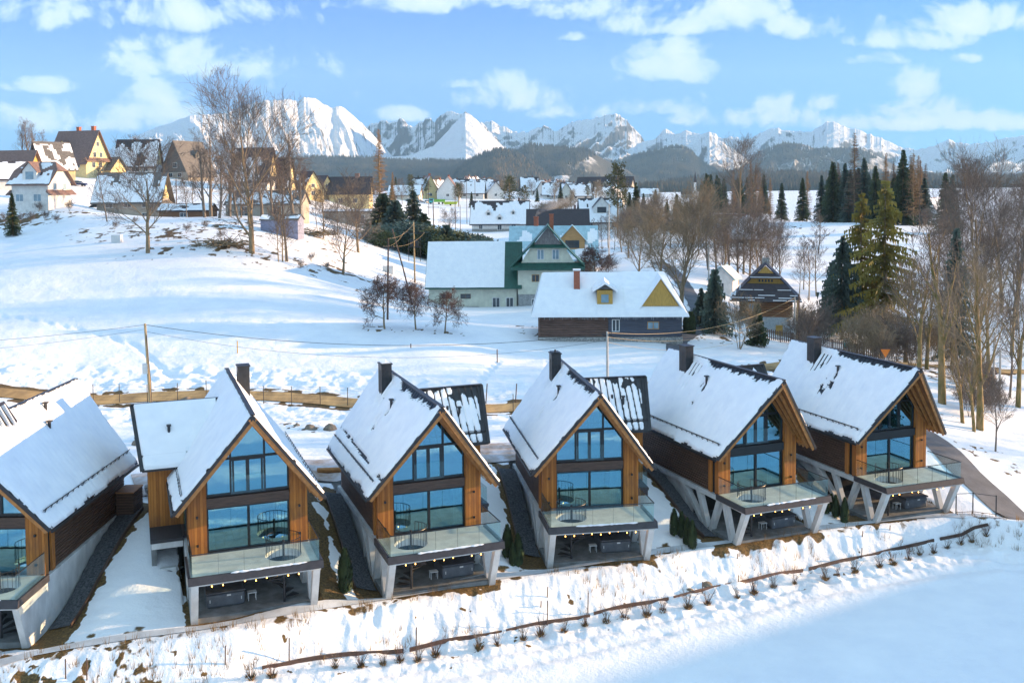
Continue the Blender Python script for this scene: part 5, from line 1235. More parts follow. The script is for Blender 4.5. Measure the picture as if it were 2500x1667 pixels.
def f(b):
    def skirt(z0,x0,y0,z1,x1,y1): frustum(b,z0,x0,y0,z1,x1,y1)
    skirt(4.6,5.2,5.6,6.0,3.9,4.3); skirt(6.003,3.9,4.3,7.1,3.0,3.9)
    for s in (-1,1): b.hexa([(0,-3.6,9.9),(s*2.95,-3.6,6.9),(s*2.95,3.9,6.9),(0,3.9,9.9)],[(0,-3.6,10.1),(s*3.1,-3.6,6.95),(s*3.1,3.9,6.95),(0,3.9,10.1)])
rf_ = sub('roof', f, rdark, e)
sub('gable_front', lambda b: (b.prism([(-2.75,-3.3,7.11),(2.75,-3.3,7.11),(2.0,-3.3,7.95),(-2.0,-3.3,7.95)],(0,.5,0)), b.prism([(-1.15,-3.45,8.65),(1.15,-3.45,8.65),(0,-3.45,9.75)],(0,.5,0))), woodf, e)
def f(b): b.hexa([(-2.3,-4.15,7.9),(2.3,-4.15,7.9),(1.3,-3.3,8.6),(-1.3,-3.3,8.6)],[(-2.3,-4.15,8.05),(2.3,-4.15,8.05),(1.3,-3.3,8.75),(-1.3,-3.3,8.75)])
sub('gable_eave', f, rdark, rf_)
def f(b):
    rr_=random.Random(2)
    for z,x,y in ((4.78,5.12,5.52),(5.1,4.82,5.22),(5.45,4.5,4.9),(6.2,3.78,4.25)):
        u=-x
        while u<x-.5:
            l=.8+1.8*rr_.random()
            if rr_.random()<.72: b.box(u,min(u+l,x),-y-.05,-y+.22,z,z+.10)
            u+=l+.15
        u=-y
        while u<y-.5:
            l=.6+1.2*rr_.random()
            if rr_.random()<.7: b.box(-x-.05,-x+.22,u,min(u+l,y),z,z+.10)
            u+=l+.2
    b.box(-2.2,2.2,-4.2,-3.9,8.06,8.14)
sub('roof_snow', f, roofsnow, rf_)
sub('gable_lights', lambda b:[b.box(-1.0+k*.45,-.75+k*.45,-3.36,-3.3,7.35,7.7) for k in range(5)], paneg, e)
sub('chimney', lambda b: b.box(-.5,.6,.5,1.3,9.6,10.7), stone, rf_)
# church
p = onray(1697,905); e = empty('church',tuple(p),R(-10),'distant church with slender dark spire above the flat snow field','church')
sub('nave', lambda b: (b.box(-34,-6,-7,7,-2,9)), wgrey, e); sub('nave_roof', lambda b: b.prism([(-35,-8,8.9),(-35,8,8.9),(-35,0,17)],(30,0,0)), rdark, e)
sub('front', lambda b: (b.box(-5.99,6,-8,8,-2,14),b.prism([(-6,-8,14.003),(6,-8,14.003),(0,-8,22)],(0,16,0))), wwhite, e)
sub('tower', lambda b: b.box(-3,3,-3.2,3.2,10,38), wwhite, e); sub('spire', lambda b: b.hexa([(-3.6,-3.6,38.01),(3.6,-3.6,38.01),(3.6,3.6,38.01),(-3.6,3.6,38.01)],[(-.2,-.2,66),(.2,-.2,66),(.2,.2,66),(-.2,.2,66)]), rdark, e)
for k in range(3): sub('window', lambda b: b.box(-29+k*9,-25+k*9,-7.1,-7,2,7), panel, e)
e.scale=(.37,.37,.37)
# distant village: one row after another
vr = random.Random(9); vpos=[]
def vill(px,Y,yaw,L,W_,hw_,hr,wall,roof,sn,lab):
    house('village_house',lab,hp(px,Y),R(yaw),L,W_,hw_,hr,wall,roof,group='houses of the distant village',snow=sn,ov=.8,seed=len(vpos)+40,
      wl=[(-L*.25,hw_*.35,1.4,1.3,-1),(L*.25,hw_*.35,1.4,1.3,-1)],wg=[(0,hw_*.4,1.4,1.3,-1),(0,hw_*.4,1.4,1.3,1)],chim=[(L*.2,.3,.9,1.0)]); vpos.append(px)
front = [(990,520,-5,16,10,3,7.5,wcream,rgrey,.98,'low snow-roofed house'),(1018,560,-3,15,9,2.6,6.5,wwhite,rgrey,.98,'low snow-roofed house'),(1028,600,8,9,8,6,11,wwhite,rdark,.8,'narrow white house'),
 (1046,560,-70,10,9,4,13,wsunyel,rbrown,.6,'steep yellow-gabled house'),(1070,580,65,12,10,3.4,10.5,wgrey,rgrey,.85,'grey-gabled house'),(1096,555,88,13,12,5.2,13,wwhite,rbrown,.05,'brown-roofed gabled house with white band'),
 (1128,600,0,12,10,4,11,wcream,rdark,.8,'steep dark-ridged house'),(1152,585,-4,15,10,3.6,10,wwhite,rdark,.92,'broad snow-roofed house'),(1178,610,10,12,10,4,11,wcream,rdark,.85,'snow-roofed house'),(1205,590,-75,11,10,4,10,wwhite,rdark,.75,'gabled white house')]
for k,h in enumerate(front): vill(*h[:10],f'{h[10]}, {NUM[k]} from the left in the nearest distant village row')
k2=0
for px in list(range(1098,1215,15))+list(range(1290,1400,16)):
    k2+=1; vill(px+vr.randint(-3,3),760+vr.randint(-70,90),vr.choice([-8,5,70,-72]),11+vr.random()*4,9+vr.random()*2,4,10+vr.random()*3,vr.choice([wwhite,wcream,wgrey]),vr.choice([rdark,rdark,rbrown]),vr.choice([.5,.75,.9]),f'small village house, {NUM[k2-1]} from the left in the far village row')
for k,(px,Y,yw) in enumerate([(1330,640,70),(1352,620,-5),(1372,610,-70),(1392,660,8),(1478,650,-6),(1500,600,70),(1520,610,5),(1415,640,4)]):
    vill(px,Y,yw,13,10,3.4,10.5,vr.choice([wwhite,wcream]),rdark,.82,f'snow-roofed house, {NUM[k]} from the left in the row beyond the tan bushes')
house('hotel','large long dark-roofed lodge on the rise, right end of the distant village',hp(1478,720),R(-28),42,14,6,17,wgrey,rdark,snow=.15,ov=1,wg=[(-3,2,2,2,1),(3,2,2,2,1),(0,8,2,2,1)],wl=[(-12,2,2,2,-1),(-4,2,2,2,-1),(4,2,2,2,-1),(12,2,2,2,-1)],dorm=[(-10,-1,4,3,5),(2,-1,4,3,5)])
house('far_blue_house','tiny pale house alone at the far edge of the flat snow field',hp(1585,900),R(5),16,9,3,8,wwhite,rdark,snow=.9,ov=.6,wl=[(0,1,2,1.4,-1)])
# truck and trailer, cars
p = onray(1066,505); t = empty('truck',tuple(p),R(6),'turquoise-cabbed truck with green bed at the far side of the flat field','truck')
tq = plain('truck_turquoise',(.05,.42,.44),.4); tg = plain('truck_green',(.20,.45,.05),.4); rub = plain('rubber',(.02,.02,.02))
sub('cab', lambda b: (b.box(-4,-1.6,-1.2,1.2,.7,3.0)), tq, t); sub('bed', lambda b: b.hexa([(-1.4,-1.25,1.1),(4.2,-1.25,1.1),(4.2,1.25,1.1),(-1.4,1.25,1.1)],[(-1.4,-1.35,2.5),(4.4,-1.35,2.5),(4.4,1.35,2.5),(-1.4,1.35,2.5)]), tg, t)
sub('windscreen', lambda b: b.box(-3.6,-1.9,-1.24,-1.2,1.9,2.7), paneg, t)
for x in (-3,1.2,3): sub('wheel', lambda b: b.tube([(x,-1.3,.5),(x,1.3,.5)],.5,12), rub, t)
p = onray(1100,500); t = empty('trailer',tuple(p),0,'bright yellow-green skip trailer right of the truck on the far field','trailer'); sub('body', lambda b: b.hexa([(-3,-1.1,.6),(3,-1.1,.6),(3,1.1,.6),(-3,1.1,.6)],[(-3.8,-1.2,2.0),(3.8,-1.2,2.0),(3.8,1.2,2.0),(-3.8,1.2,2.0)]), plain('skip_green',(.45,.55,.03),.4), t); sub('wheel', lambda b: b.tube([(0,-1.2,.4),(0,1.2,.4)],.4,10), rub, t)
def car(px,Y,yaw,label,col,snowy=True):
    t = empty('parked_car',tuple(onray(px,Y)),yaw,label,'car')
    sub('body', lambda b: (b.hexa([(-2.1,-.85,.35),(2.1,-.85,.35),(2.1,.85,.35),(-2.1,.85,.35)],[(-2.05,-.82,.95),(2.0,-.82,.85),(2.0,.82,.85),(-2.05,.82,.95)])), col, t)
    sub('cabin', lambda b: b.hexa([(-1.6,-.78,.96),(1.0,-.78,.92),(1.0,.78,.92),(-1.6,.78,.96)],[(-1.1,-.65,1.5),(.4,-.65,1.5),(.4,.65,1.5),(-1.1,.65,1.5)]), paneg, t)
    if snowy: sub('snow_cover', lambda b: b.box(-1.1,.4,-.65,.65,1.51,1.62), roofsnow, t)
    for x in (-1.35,1.35):
        for y in (-.88,.7): sub('wheel', lambda b: b.tube([(x,y,.33),(x,y+.18,.33)],.33,12), rub, t)
car(192,272,R(0),'dark blue snow-topped car parked below the tall guest house',plain('car_blue',(.02,.03,.09),.3))
car(1235,210,R(10),'small dark car parked left of the low metal roof',plain('car_dark',(.05,.06,.08),.3))
for k,px in enumerate((958,1000,1025,1043)): car(px,508,R(20*k),f'{ORD[k]} car from the left parked by the far field, below the low roofs',plain(f'car_paint{"abcd"[k]}',[(.3,.3,.32),(.05,.08,.1),(.12,.2,.3),(.5,.5,.5)][k],.3))
# ------------------------------------------------------------------ poles, cables, fences, signs
def pole(name,label,base,h,mat,r=.13,lean=(0,0),arms=(),extra=None,cat='pole'):
    e = empty(name,tuple(base),0,label,cat)
    sub('shaft', lambda b: b.tube([(0,0,-.6),(lean[0]*.5,lean[1]*.5,h*.5),(lean[0],lean[1],h)],[r,r*.85,r*.68],9), mat, e)
    for z,w in arms: sub('crossarm', lambda b: (b.box(-w+lean[0],w+lean[0],-.06,.06,z,z+.1),[b.tube([(x+lean[0],0,z+.1),(x+lean[0],0,z+.28)],.04,6) for x in (-w*.9,w*.9)]), metal, e)
    if extra: extra(e)
    return e
def top(e,h,lean=(0,0)): return np.array([e.location[0]+lean[0],e.location[1]+lean[1],e.location[2]+h])
def wire_(label,a,c,sag,mat=cable,r=.018,group=None):
    pts=[tuple(a+(c-a)*t-np.array([0,0,4*sag*t*(1-t)])) for t in np.linspace(0,1,25)]
    b=MB(); b.tube(pts,r,4); return tag(b.build('power_line',mat),label,'cable',group)
pb = ground_at(369,998); hL = 211*pb[1]/FPX
LP_ = pole('utility_pole','tall weathered wooden pole with a grey meter box behind the first two chalets',pb,hL,polew,.15,(-.35,0),[],lambda e:(sub('meter_box',lambda b:b.box(-.62,-.18,-.2,.1,3.2,4.1),panelm,e),sub('conduit',lambda b:b.tube([(.12,-.16,0),(.1,-.14,2.5),(-.12,-.12,5.0),(-.2,-.1,hL-1)],.03,5),cable,e)))
p2 = onray(1483,92); zt_ = CAMZ-(811-HZ+233*.0079)*92/FPX
hR = zt_-p2[2]
RP_ = pole('utility_pole','pale pole with an insulator arm behind the fourth chalet',p2,hR,polec,.14,(0,0),[(hR-.4,.45)])
tl = top(LP_,hL,(-.35,0)); trr = top(RP_,hR)
wire_('upper cable sagging from the weathered wooden pole to the pale pole',tl-[0,0,.1],trr-[0,0,.15],1.5,r=.022)
wire_('lower cable sagging from the weathered wooden pole to the pale pole',tl-[0,0,.7],trr-[.1,0,.8],2.0,r=.012)
o1 = np.array([-60,83,0.]); o1[2]=CAMZ-(850-480)*83/FPX
wire_('upper cable running left from the weathered wooden pole out of the picture',tl-[0,0,.1],o1,.5,r=.015); wire_('lower cable running left from the weathered wooden pole out of the picture',tl-[0,0,.5],o1-[0,0,.9],.6,r=.010)
pc_ = onray(1940,126); hC = 124*126/FPX
CP_ = pole('utility_pole','pale double pole in front of the log chalet on the right',pc_,hC,polec,.16,(0,0),[(hC-.3,.4)],lambda e: sub('strut',lambda b:b.tube([(.45,.3,-.3),(.42,.3,hC*.93)],.11,7),polew,e))
tc_ = top(CP_,hC)
wire_('highest sunlit cable from the pale pole to the double pole',trr-[0,0,.1],tc_-[0,0,.1],1.6,cablesun,.02); wire_('middle sunlit cable from the pale pole to the double pole',trr-[0,0,.5],tc_-[0,0,.9],2.0,cablesun,.014); wire_('lowest sunlit cable from the pale pole to the double pole',trr-[0,0,1.0],tc_-[0,0,2.4],2.2,cablesun,.014)
pA = ground_at(946,778); hA = 196*pA[1]/FPX
A_ = pole('wooden_pole','upright dark pole of the leaning pair behind the apple trees',pA,hA,poled,.14,(.25,0),[(hA-1.2,.7)])
pB_ = ground_at(1009,744); hB = 186*pB_[1]/FPX
B_ = pole('leaning_pole','slanting dark prop pole of the leaning pair behind the apple trees',pB_,hB,poled,.13,(-2.9,0))
pD = ground_at(1013,692); hD = 150*pD[1]/FPX
D_ = pole('transformer_pole','pale pole with crossarm and transformer frame right of the leaning pair',pD,hD,polew,.16,(-.1,0),[(hD-1.9,1.9)],lambda e: sub('transformer',lambda b:(b.box(-.7,-.15,-.5,-.1,hD-4.2,hD-3.2),b.box(.15,.7,-.5,-.1,hD-4.2,hD-3.2),b.box(-1.1,1.1,-.1,.1,hD-4.4,hD-4.2),b.box(-1.1,1.1,-.1,.1,hD-3.1,hD-2.95),b.tube([(-1.0,0,hD-6.8),(-1.0,0,hD-3)],.05,5),b.tube([(1.0,0,hD-6.8),(1.0,0,hD-3)],.05,5)),metal,e))
pE = ground_at(1061,632); hE = 140*pE[1]/FPX
E_ = pole('utility_pole','tall thin dark pole left of the snow-striped roof',pE,hE,poled,.15,(-.2,0),[(hE-1.4,1.3)])
for k,(px,Y,h,lb) in enumerate([(1112,330,17,'thin pole standing on the flat field, tallest of three'),(1124,360,10,'short thin pole on the flat field beside the tallest'),(1140,400,17,'rightmost thin pole on the flat field'),(1160,480,15,'faraway thin pole before the village houses'),(1047,420,18,'thin pole before the yellow-gabled village house'),(1487,205,13,'pale pole right of the metal-roofed house'),(1730,150,9.5,'grey lamp pole beside the side road above the log chalet'),(1950,124,7,'slim post beside the pale double pole'),(2425,100,6.5,'grey slanted pole on the right slope'),(2440,97,5,'second grey pole on the right slope'),(432,230,9,'grey pole right of the half-hidden chalet'),(2245,300,22,'pale birch-like mast in the conifer belt')]):
    pole('post_pole',lb,onray(px,Y),h,polec if k in(5,6,8,9) else poled,.13)
w1 = top(A_,hA-1.0,(.25,0)); w2 = top(D_,hD-.1); w3=np.array([w2[0]+12,w2[1]+30,w2[2]+3])
for k,(a,c) in enumerate([(w1+[0,0,1],w2),(w1+[-.6,0,0],w2+[-1.8,0,-1.7]),(w1+[.6,0,0],w2+[1.8,0,-1.7])]): wire_(f'{["top","left","right"][k]} cable from the upright dark pole to the transformer pole',a,c,.7,cablesun,.014)
for k in range(2): wire_(f'{["upper","lower"][k]} cable running left from the upright dark pole to the trees',w1+[0,0,.8-k*.9],np.array([-55,150,21-k*1.5]),1.2,cable,.012)
# wire fence along the road: one fence, many posts
fe = empty('wire_fence',(0,0,0),0,'thin dark wire fence with steel posts along the road behind the chalets','fence')
fpts = gpix([(228,985),(292,985),(360,985),(434,982),(504,975),(576,980),(644,988),(712,989),(782,990),(849,992),(922,1000),(985,1008),(1050,1012),(1120,1015),(1182,1020),(1186,1006),(1253,1008)][:15]+[(1253,1008)])
for x,y in fpts: sub('post', lambda b: b.tube([(x,y,gz(x,y)-.3),(x,y,gz(x,y)+1.75)],.035,6), frame, fe)
sub('wires', lambda b: [b.tube([(x,y,gz(x,y)+h) for x,y in fpts],.006,3) for h in (.3,.6,.9,1.2,1.5,1.7)], frame, fe)
for k,(px,py) in enumerate([(1186,985),(1258,985)]):
    p=ground_at(px,py); tag(sub('marker_post',lambda b:b.tube([tuple(p-[0,0,.2]),tuple(p+[.15,0,1.9])],.05,6),poled,None),f'{["left","right"][k]} of two brown marker stakes above the road between the third and fourth chalets','stake','marker stakes by the road')
for k,(px,py,h) in enumerate([(580,862,1.3),(1214,882,1.3),(1003,848,.4)]):
    p=ground_at(px,py); tag(sub('field_stake',lambda b:b.tube([tuple(p-[0,0,.2]),tuple(p+[0,0,h])],.06,6),woodf if k==0 else poled,None),['yellowish stake alone in the left part of the white field','reddish stake alone in the white field before the log cottage','short dark stump of a stake in the white field'][k],'stake')
# picket fence on the right
fe = empty('picket_fence',(0,0,0),0,'long grey picket fence along the lane behind the two right chalets','fence')
q = gpix([(1865,828),(1930,838),(1990,850),(2060,862),(2110,872),(2160,880)]); q = np.array([(x,y) for x,y in wire(np.c_[q,np.zeros(len(q))],.28)[:,:2]])
sub('pickets', lambda b: [b.box(x-.07,x+.07,y-.015,y+.015,gz(x,y)+.1,gz(x,y)+1.5+.05*math.sin(k*3.3)) for k,(x,y) in enumerate(q)], planky, fe)
sub('rails', lambda b: [b.beam((q[k][0],q[k][1]+.06,gz(*q[k])+h),(q[k+6][0],q[k+6][1]+.06,gz(*q[k+6])+h),.06,.09) for k in range(0,len(q)-6,6) for h in (.4,1.2)], planky, fe)
for k in range(0,len(q),9): sub('post', lambda b: b.box(q[k][0]-.06,q[k][0]+.06,q[k][1]+.1,q[k][1]+.22,gz(*q[k])-.3,gz(*q[k])+1.5), planky, fe)
fe = empty('board_fence',(0,0,0),0,'grey board fence climbing beside the side road left of the log chalet','fence')
q = wire(np.c_[gpix([(1722,745),(1745,770),(1770,795)]),np.zeros(3)],.6)[:,:2]
sub('boards', lambda b: [b.hexa([(a[0],a[1],gz(*a)),(c[0],c[1],gz(*c)),(c[0],c[1]+.05,gz(*c)),(a[0],a[1]+.05,gz(*a))],[(a[0],a[1],gz(*a)+1.5),(c[0],c[1],gz(*c)+1.5),(c[0],c[1]+.05,gz(*c)+1.5),(a[0],a[1]+.05,gz(*a)+1.5)]) for a,c in zip(q[:-1],q[1:])], greyplank, fe)
for a in q[::4]: sub('post', lambda b: b.box(a[0]-.06,a[0]+.06,a[1]+.06,a[1]+.18,gz(*a)-.3,gz(*a)+1.6), greyplank, fe)
p = onray(2066,114); t = empty('bus_stop_sign',tuple(p),0,'teal and white bus stop sign standing before the picket fence','sign'); zs = CAMZ-(838-HZ-816*-.0079)*114/FPX-p[2]
zs = max(2.0,zs); sub('post', lambda b: b.tube([(0,0,-.2),(0,0,zs+.2)],.035,6), polec, t); sub('plate', lambda b: b.box(-.34,.34,-.06,-.03,zs-.55,zs+.45), plain('sign_teal',(.02,.36,.38),.5), t); sub('upper_plate', lambda b: b.box(-.3,.3,-.075,-.061,zs,zs+.38), white, t); sub('bus_mark', lambda b: (b.box(-.22,.22,-.085,-.076,zs+.1,zs+.28)), plain('sign_dark',(.05,.1,.12),.5), t)
p = onray(2161,100); zs = CAMZ-(866-HZ+911*.0079)*100/FPX-p[2]; t = empty('yield_sign',tuple(p),0,'orange inverted triangle road sign just above the rightmost chalet roof','sign')
zs = max(1.8,zs); sub('post', lambda b: b.tube([(0,.03,-.2),(0,.03,zs+.2)],.035,6), polec, t); sub('plate', lambda b: b.prism([(-.5,-.02,zs+.45),(.5,-.02,zs+.45),(0,-.02,zs-.4)],(0,.03,0)), plain('sign_orange',(.75,.20,.02),.5), t)
# black railing by the rightmost chalet
rl = empty('railing',(0,0,0),0,'black steel railing descending beside the driveway and rightmost chalet','railing')
rq = [hw(5,3.15,2.6),hw(5,4.3,2.9),hw(5,5.6,3.6)]
rq=[np.array([q[0],q[1],gz(q[0],q[1])]) for q in rq]
for q in rq: sub('post', lambda b: b.beam(tuple(q-[0,0,.3]),tuple(q+[0,0,1.45]),.06,.06), frame, rl)
sub('rails', lambda b: [b.beam(tuple(a+[0,0,h]),tuple(c+[0,0,h]),.03,.03) for a,c in zip(rq[:-1],rq[1:]) for h in (.15,1.4)], frame, rl)
# bee-house like orange boxes on the right slope
for k,(px,Y,s,lb) in enumerate([(2410,101,1.0,'larger orange timber box on legs among the trees at the right'),(2372,104,.75,'smaller orange timber box left of the larger one')]):
    p=onray(px,Y); t=empty('timber_box',tuple(p),R(-20),lb,'box'); sub('body',lambda b:b.box(-.7*s,.7*s,-.5*s,.5*s,.5,.5+1.5*s),simple(f'orange_planks{"ab"[k]}',(.50,.17,.03),.7,.3),t); sub('roof',lambda b:b.hexa([(-.85*s,-.65*s,.51+1.5*s),(.85*s,-.65*s,.51+1.5*s),(.85*s,.65*s,.51+1.5*s),(-.85*s,.65*s,.51+1.5*s)],[(-.85*s,-.65*s,.6+1.5*s),(.85*s,-.65*s,.6+1.5*s),(.85*s,.65*s,.8+1.5*s),(-.85*s,.65*s,.8+1.5*s)]),spandw,t)
    for x in (-.6*s,.6*s): sub('leg',lambda b:b.box(x-.05,x+.05,-.4*s,.4*s,-.2,.499),spandw,t)
# boulders, log, timber edging, stakes
def boulder(p,r,label,group=None,mat=rockm,seed=0,name='boulder'):
    b=bmesh.new(); bmesh.ops.create_icosphere(b,subdivisions=3,radius=r); rr_=random.Random(seed); o=(rr_.random()*9,rr_.random()*9)
    for v in b.verts:
        n=float(fbm(np.array([v.co.x/r*1.1+o[0]+v.co.z/r]),np.array([v.co.y/r*1.1+o[1]]),3,seed)[0]); v.co*= .65+.7*n; v.co.z*=.75
    me=bpy.data.meshes.new(name); b.to_mesh(me); b.free(); me.materials.append(mat)
    ob=bpy.data.objects.new(name,me); ob.location=tuple(p); link(ob); return tag(ob,label,'rock',group)
for k,(px,py,r,lb) in enumerate([(692,1160,.55,'grey boulder at the left end of the yard behind the second chalet'),(862,1155,.5,'brown lit boulder beside the flank of the third chalet'),(454,980,.5,'left brown boulder on the snow beside the road fence'),(474,981,.45,'right brown boulder on the snow beside the road fence'),(757,1047,.45,'dark boulder poking from the snow bank behind the second chalet'),(806,1047,.6,'largest dark boulder in the snow bank, left of the third chalet roof'),(350,1075,.7,'ochre boulder in the snow left of the second chalet wing'),(340,1085,.5,'small ochre boulder in the snow left of the second chalet wing'),(725,1040,.3,'smallest stone poking from the snow bank behind the second chalet'),(1725,1432,.35,'flat brown stone on the bank below the fifth chalet'),(1685,1445,.25,'small brown stone on the bank below the fifth chalet')]):
    boulder(ground_at(px,py),r,lb,None,rockm,k)
rk=random.Random(4)
sp0=hw(0,-4.6 if False else 4.4,-11.0)
for k in range(26):
    q=hw(0,3.9+rk.random()*2.6,-11.6-rk.random()*1.2); boulder((q[0],q[1],gz(q[0],q[1])+.15+rk.random()*.35),.26+.14*rk.random(),'stone in the pile behind the slatted box of the leftmost chalet','stone pile by the leftmost chalet',rockm if k%2 else stone,k+20,'stone')
a=ground_at(775,1157); c=ground_at(835,1155); tag(sub('log',lambda b:b.tube([tuple(a+[0,0,.2]),tuple(c+[0,0,.2])],.2,10),beamw,None),'sunlit timber log lying at the edge of the yard behind the second chalet','log')
for k,pl in enumerate([[(640,1634),(740,1616),(860,1603),(985,1590)],[(1236,1542),(1330,1525),(1440,1505)],[(1450,1500),(1540,1482),(1632,1463)],[(1645,1460),(1700,1450),(1800,1424),(1960,1394)],[(1975,1391),(2066,1371),(2160,1350),(2280,1325)],[(2295,1320),(2365,1303),(2412,1292)],[(1000,1588),(1110,1566),(1225,1545)]]):
    pts=[ground_at(*q) for q in pl]; b=MB(); pp=wire(np.array(pts),.8)
    for u_,w_ in zip(pp[:-1],pp[1:]): b.beam((u_[0],u_[1],gz(u_[0],u_[1])+.07+.05*math.sin(u_[0]*1.3)),(w_[0],w_[1],gz(w_[0],w_[1])+.07+.05*math.sin(w_[0]*1.3)),.07,.20)
    tag(b.build('timber_edging',spandw if k!=3 else planky),['leftmost','long third','narrow fourth','longest brown','dark right-hand','rightmost short','second'][k]+' timber edging board at the foot of the bank','edging','timber edging at the foot of the bank')
for k,(px,py,h) in enumerate([(160,1662,.9),(212,1660,1.0),(550,1630,.9),(706,1618,1.1),(1016,1590,1.2),(1336,1525,1.3),(1435,1500,1.2),(1336,1463,.6),(1320,1485,.4),(1714,1450,.7),(1800,1365,.3),(2105,1312,.4),(2172,1298,.3),(1802,1430,.6),(2103,1365,.7)]):
    p=ground_at(px,py); tag(sub('stake',lambda b:b.tube([tuple(p-[0,0,.2]),tuple(p+[.03,0,h])],.03,5),poled,None),f'{NUM[k]} thin dark stake listed along the bank below the chalets' if False else 'thin dark stake driven into the snowy bank below the chalets','stake','thin stakes along the bank')
p=ground_at(286,592); tag(sub('white_box',lambda b:b.box(p[0]-.7,p[0]+.7,p[1]-.5,p[1]+.5,p[2]-.3,p[2]+1.1),panelm,None),'pale grey utility box on the snow left of the spreading bare tree','utility box')
p=ground_at(948,668); tag(sub('white_box',lambda b:b.box(p[0]-.9,p[0]+.9,p[1]-.5,p[1]+.5,p[2]-.3,p[2]+1.3),panelm,None),'pale box on the snow behind the upright dark pole','utility box')
# log stacks and brush piles on the left slope
for k,(px,py,w,lb) in enumerate([(760,575,6,'snow-dusted brush pile right of the tallest tree'),(540,600,4,'low brown brush heap left of the tallest tree')]):
    p=ground_at(px,py); b=MB(); r_=random.Random(k)
    for q in range(120):
        c=Vector((p[0]+r_.gauss(0,w*.4),p[1]+r_.gauss(0,1.2),p[2]+abs(r_.gauss(0,.5)))); d=Vector((r_.gauss(0,1),r_.gauss(0,.6),r_.gauss(0,.25))).normalized()*(.8+r_.random()); b.tube([c-d,c+d],.05,4,False)
    tag(b.build('brush_pile',bark),lb,'brush pile')
# smoke from the chimney of the metal-roofed house
sm = bpy.data.materials.new('smoke'); sm.use_nodes=True; nt=NT(sm); nt.n.remove(nt.n['Principled BSDF']); vo=nt.add('ShaderNodeVolumePrincipled'); vo.inputs['Color'].default_value=(.8,.86,.95,1)
vv=nt.mapped((1,1,1)); ns_=nt.noise(vv,.45,4,.6); nt.link(nt.math('MULTIPLY',nt.math('SUBTRACT',ns_,.42,clamp=True),2.6),vo.inputs['Density']); nt.link(vo.outputs[0],nt.n['Material Output'].inputs['Volume'])
ch = np.array(mr.matrix_basis@Vector((-3.6,.4,12.4))); b=MB(); b.tube([tuple(ch),tuple(ch+[.5,0,.8]),tuple(ch+[1.8,.3,1.8]),tuple(ch+[4.0,.5,2.6]),tuple(ch+[7,.6,3.0])],[.25,.5,.9,1.2,.6],10)
tag(b.build('chimney_smoke',sm,smooth=True),kind='stuff')
SKYT = (.055,.265,.63); SKYS = .12; SUNS = 5.0; SUNC = (1,.65,.35); EXPO = 2.2; HAZE = 0.00008; HAZEC = (.38,.68,1,1)
CLDA = (1.4,1.85,2.3); CLDB = (2.5,2.55,2.6); VEIL = (1.1,1.58,2.1); FILLDECK = (1.26,1.88,2.38)
# ------------------------------------------------------------------ mountains and forested hills
mm, nt, p = newmat('mountain')
v = nt.mapped((1,1,1)); geo = nt.add('ShaderNodeNewGeometry'); sx = nt.add('ShaderNodeSeparateXYZ'); nt.link(geo.outputs['Normal'],sx.inputs[0])
n1 = nt.noise(nt.mapped((.006,.006,.0025)),1.0,7,.68); n2 = nt.noise(nt.mapped((.02,.02,.012)),1.0,5,.65)
att = nt.add('ShaderNodeAttribute',attribute_name='rock')
st = nt.math('SUBTRACT',.86,sx.outputs[2])
k = nt.math('ADD',nt.math('ADD',nt.math('MULTIPLY',st,2.0),nt.math('MULTIPLY',nt.math('SUBTRACT',n1,.5),2.6)),nt.math('MULTIPLY',nt.math('SUBTRACT',n2,.5),1.6))
k = nt.math('MULTIPLY',nt.math('ADD',nt.math('ADD',k,-.35),att.outputs['Fac']),3.0,clamp=True)
nt.link(nt.mix(k,(.68,.72,.78),(.075,.088,.105)),p.inputs['Base Color']); p.inputs['Roughness'].default_value=.8
nt.link(nt.bump(nt.math('ADD',n1,nt.math('MULTIPLY',n2,.4)),.7,60),p.inputs['Normal']); p.inputs['Specular IOR Level'].default_value=.1
hm, nt, p = newmat('forest_floor')
n1 = nt.noise(nt.mapped((.004,.004,.004)),1.0,6,.65); nt.link(nt.ramp(n1,[(.50,(.055,.055,.045)),(.64,(.75,.78,.83))]),p.inputs['Base Color']); p.inputs['Roughness'].default_value=.9
def mountain(name,label,prof,Y0,Y1,run,seed,mat,nc,nr,amp,lam,rock,slant=.0,jag=1.5,zb=30,back=.25):
    prof=np.array(prof,float); px=np.linspace(prof[0,0],prof[-1,0],nc); py=np.interp(px,prof[:,0],prof[:,1])
    py=py+(fbm(px/9+seed,px*0,4,seed)-.5)*jag*4
    f=(px-px[0])/(px[-1]-px[0]); Yr=Y0+(Y1-Y0)*f
    x=(px-1250)/FPX*Yr; z=CAMZ-(py-HZ+(px-1250)*.0079)*Yr/FPX
    arc=np.r_[0,np.cumsum(np.hypot(np.diff(x),np.diff(Yr)))]
    t=np.r_[np.linspace(0,1,nr),1+np.linspace(.1,1,10)*back]
    T,I=np.meshgrid(t,np.arange(nc),indexing='ij')
    tt=np.abs(1-T); sg=np.where(T>1,-1,1)
    X=x[I]*(1-sg*tt*run/Yr[I]); Y=Yr[I]*(1-sg*tt*run/Yr[I])
    A=arc[I]; B=tt*run
    w=np.clip(tt*4,0,1)*np.clip((1-tt)*5,0.25,1)
    r=ridged((A+slant*B)/lam,B/(lam*3.2)+seed,6,seed,.55)
    Z=zb+(z[I]-zb)*(1-tt)**1.12-amp*w*(1-r)*1.6
    Z=np.maximum(Z,-25.0)
    V=np.stack([X,Y,Z],-1).reshape(-1,3)
    o=npmesh(name,V,gridfaces(len(t),nc),mat,attr={'rock':np.full(len(V),rock)})
    return tag(o,kind='structure'),X,Y,Z
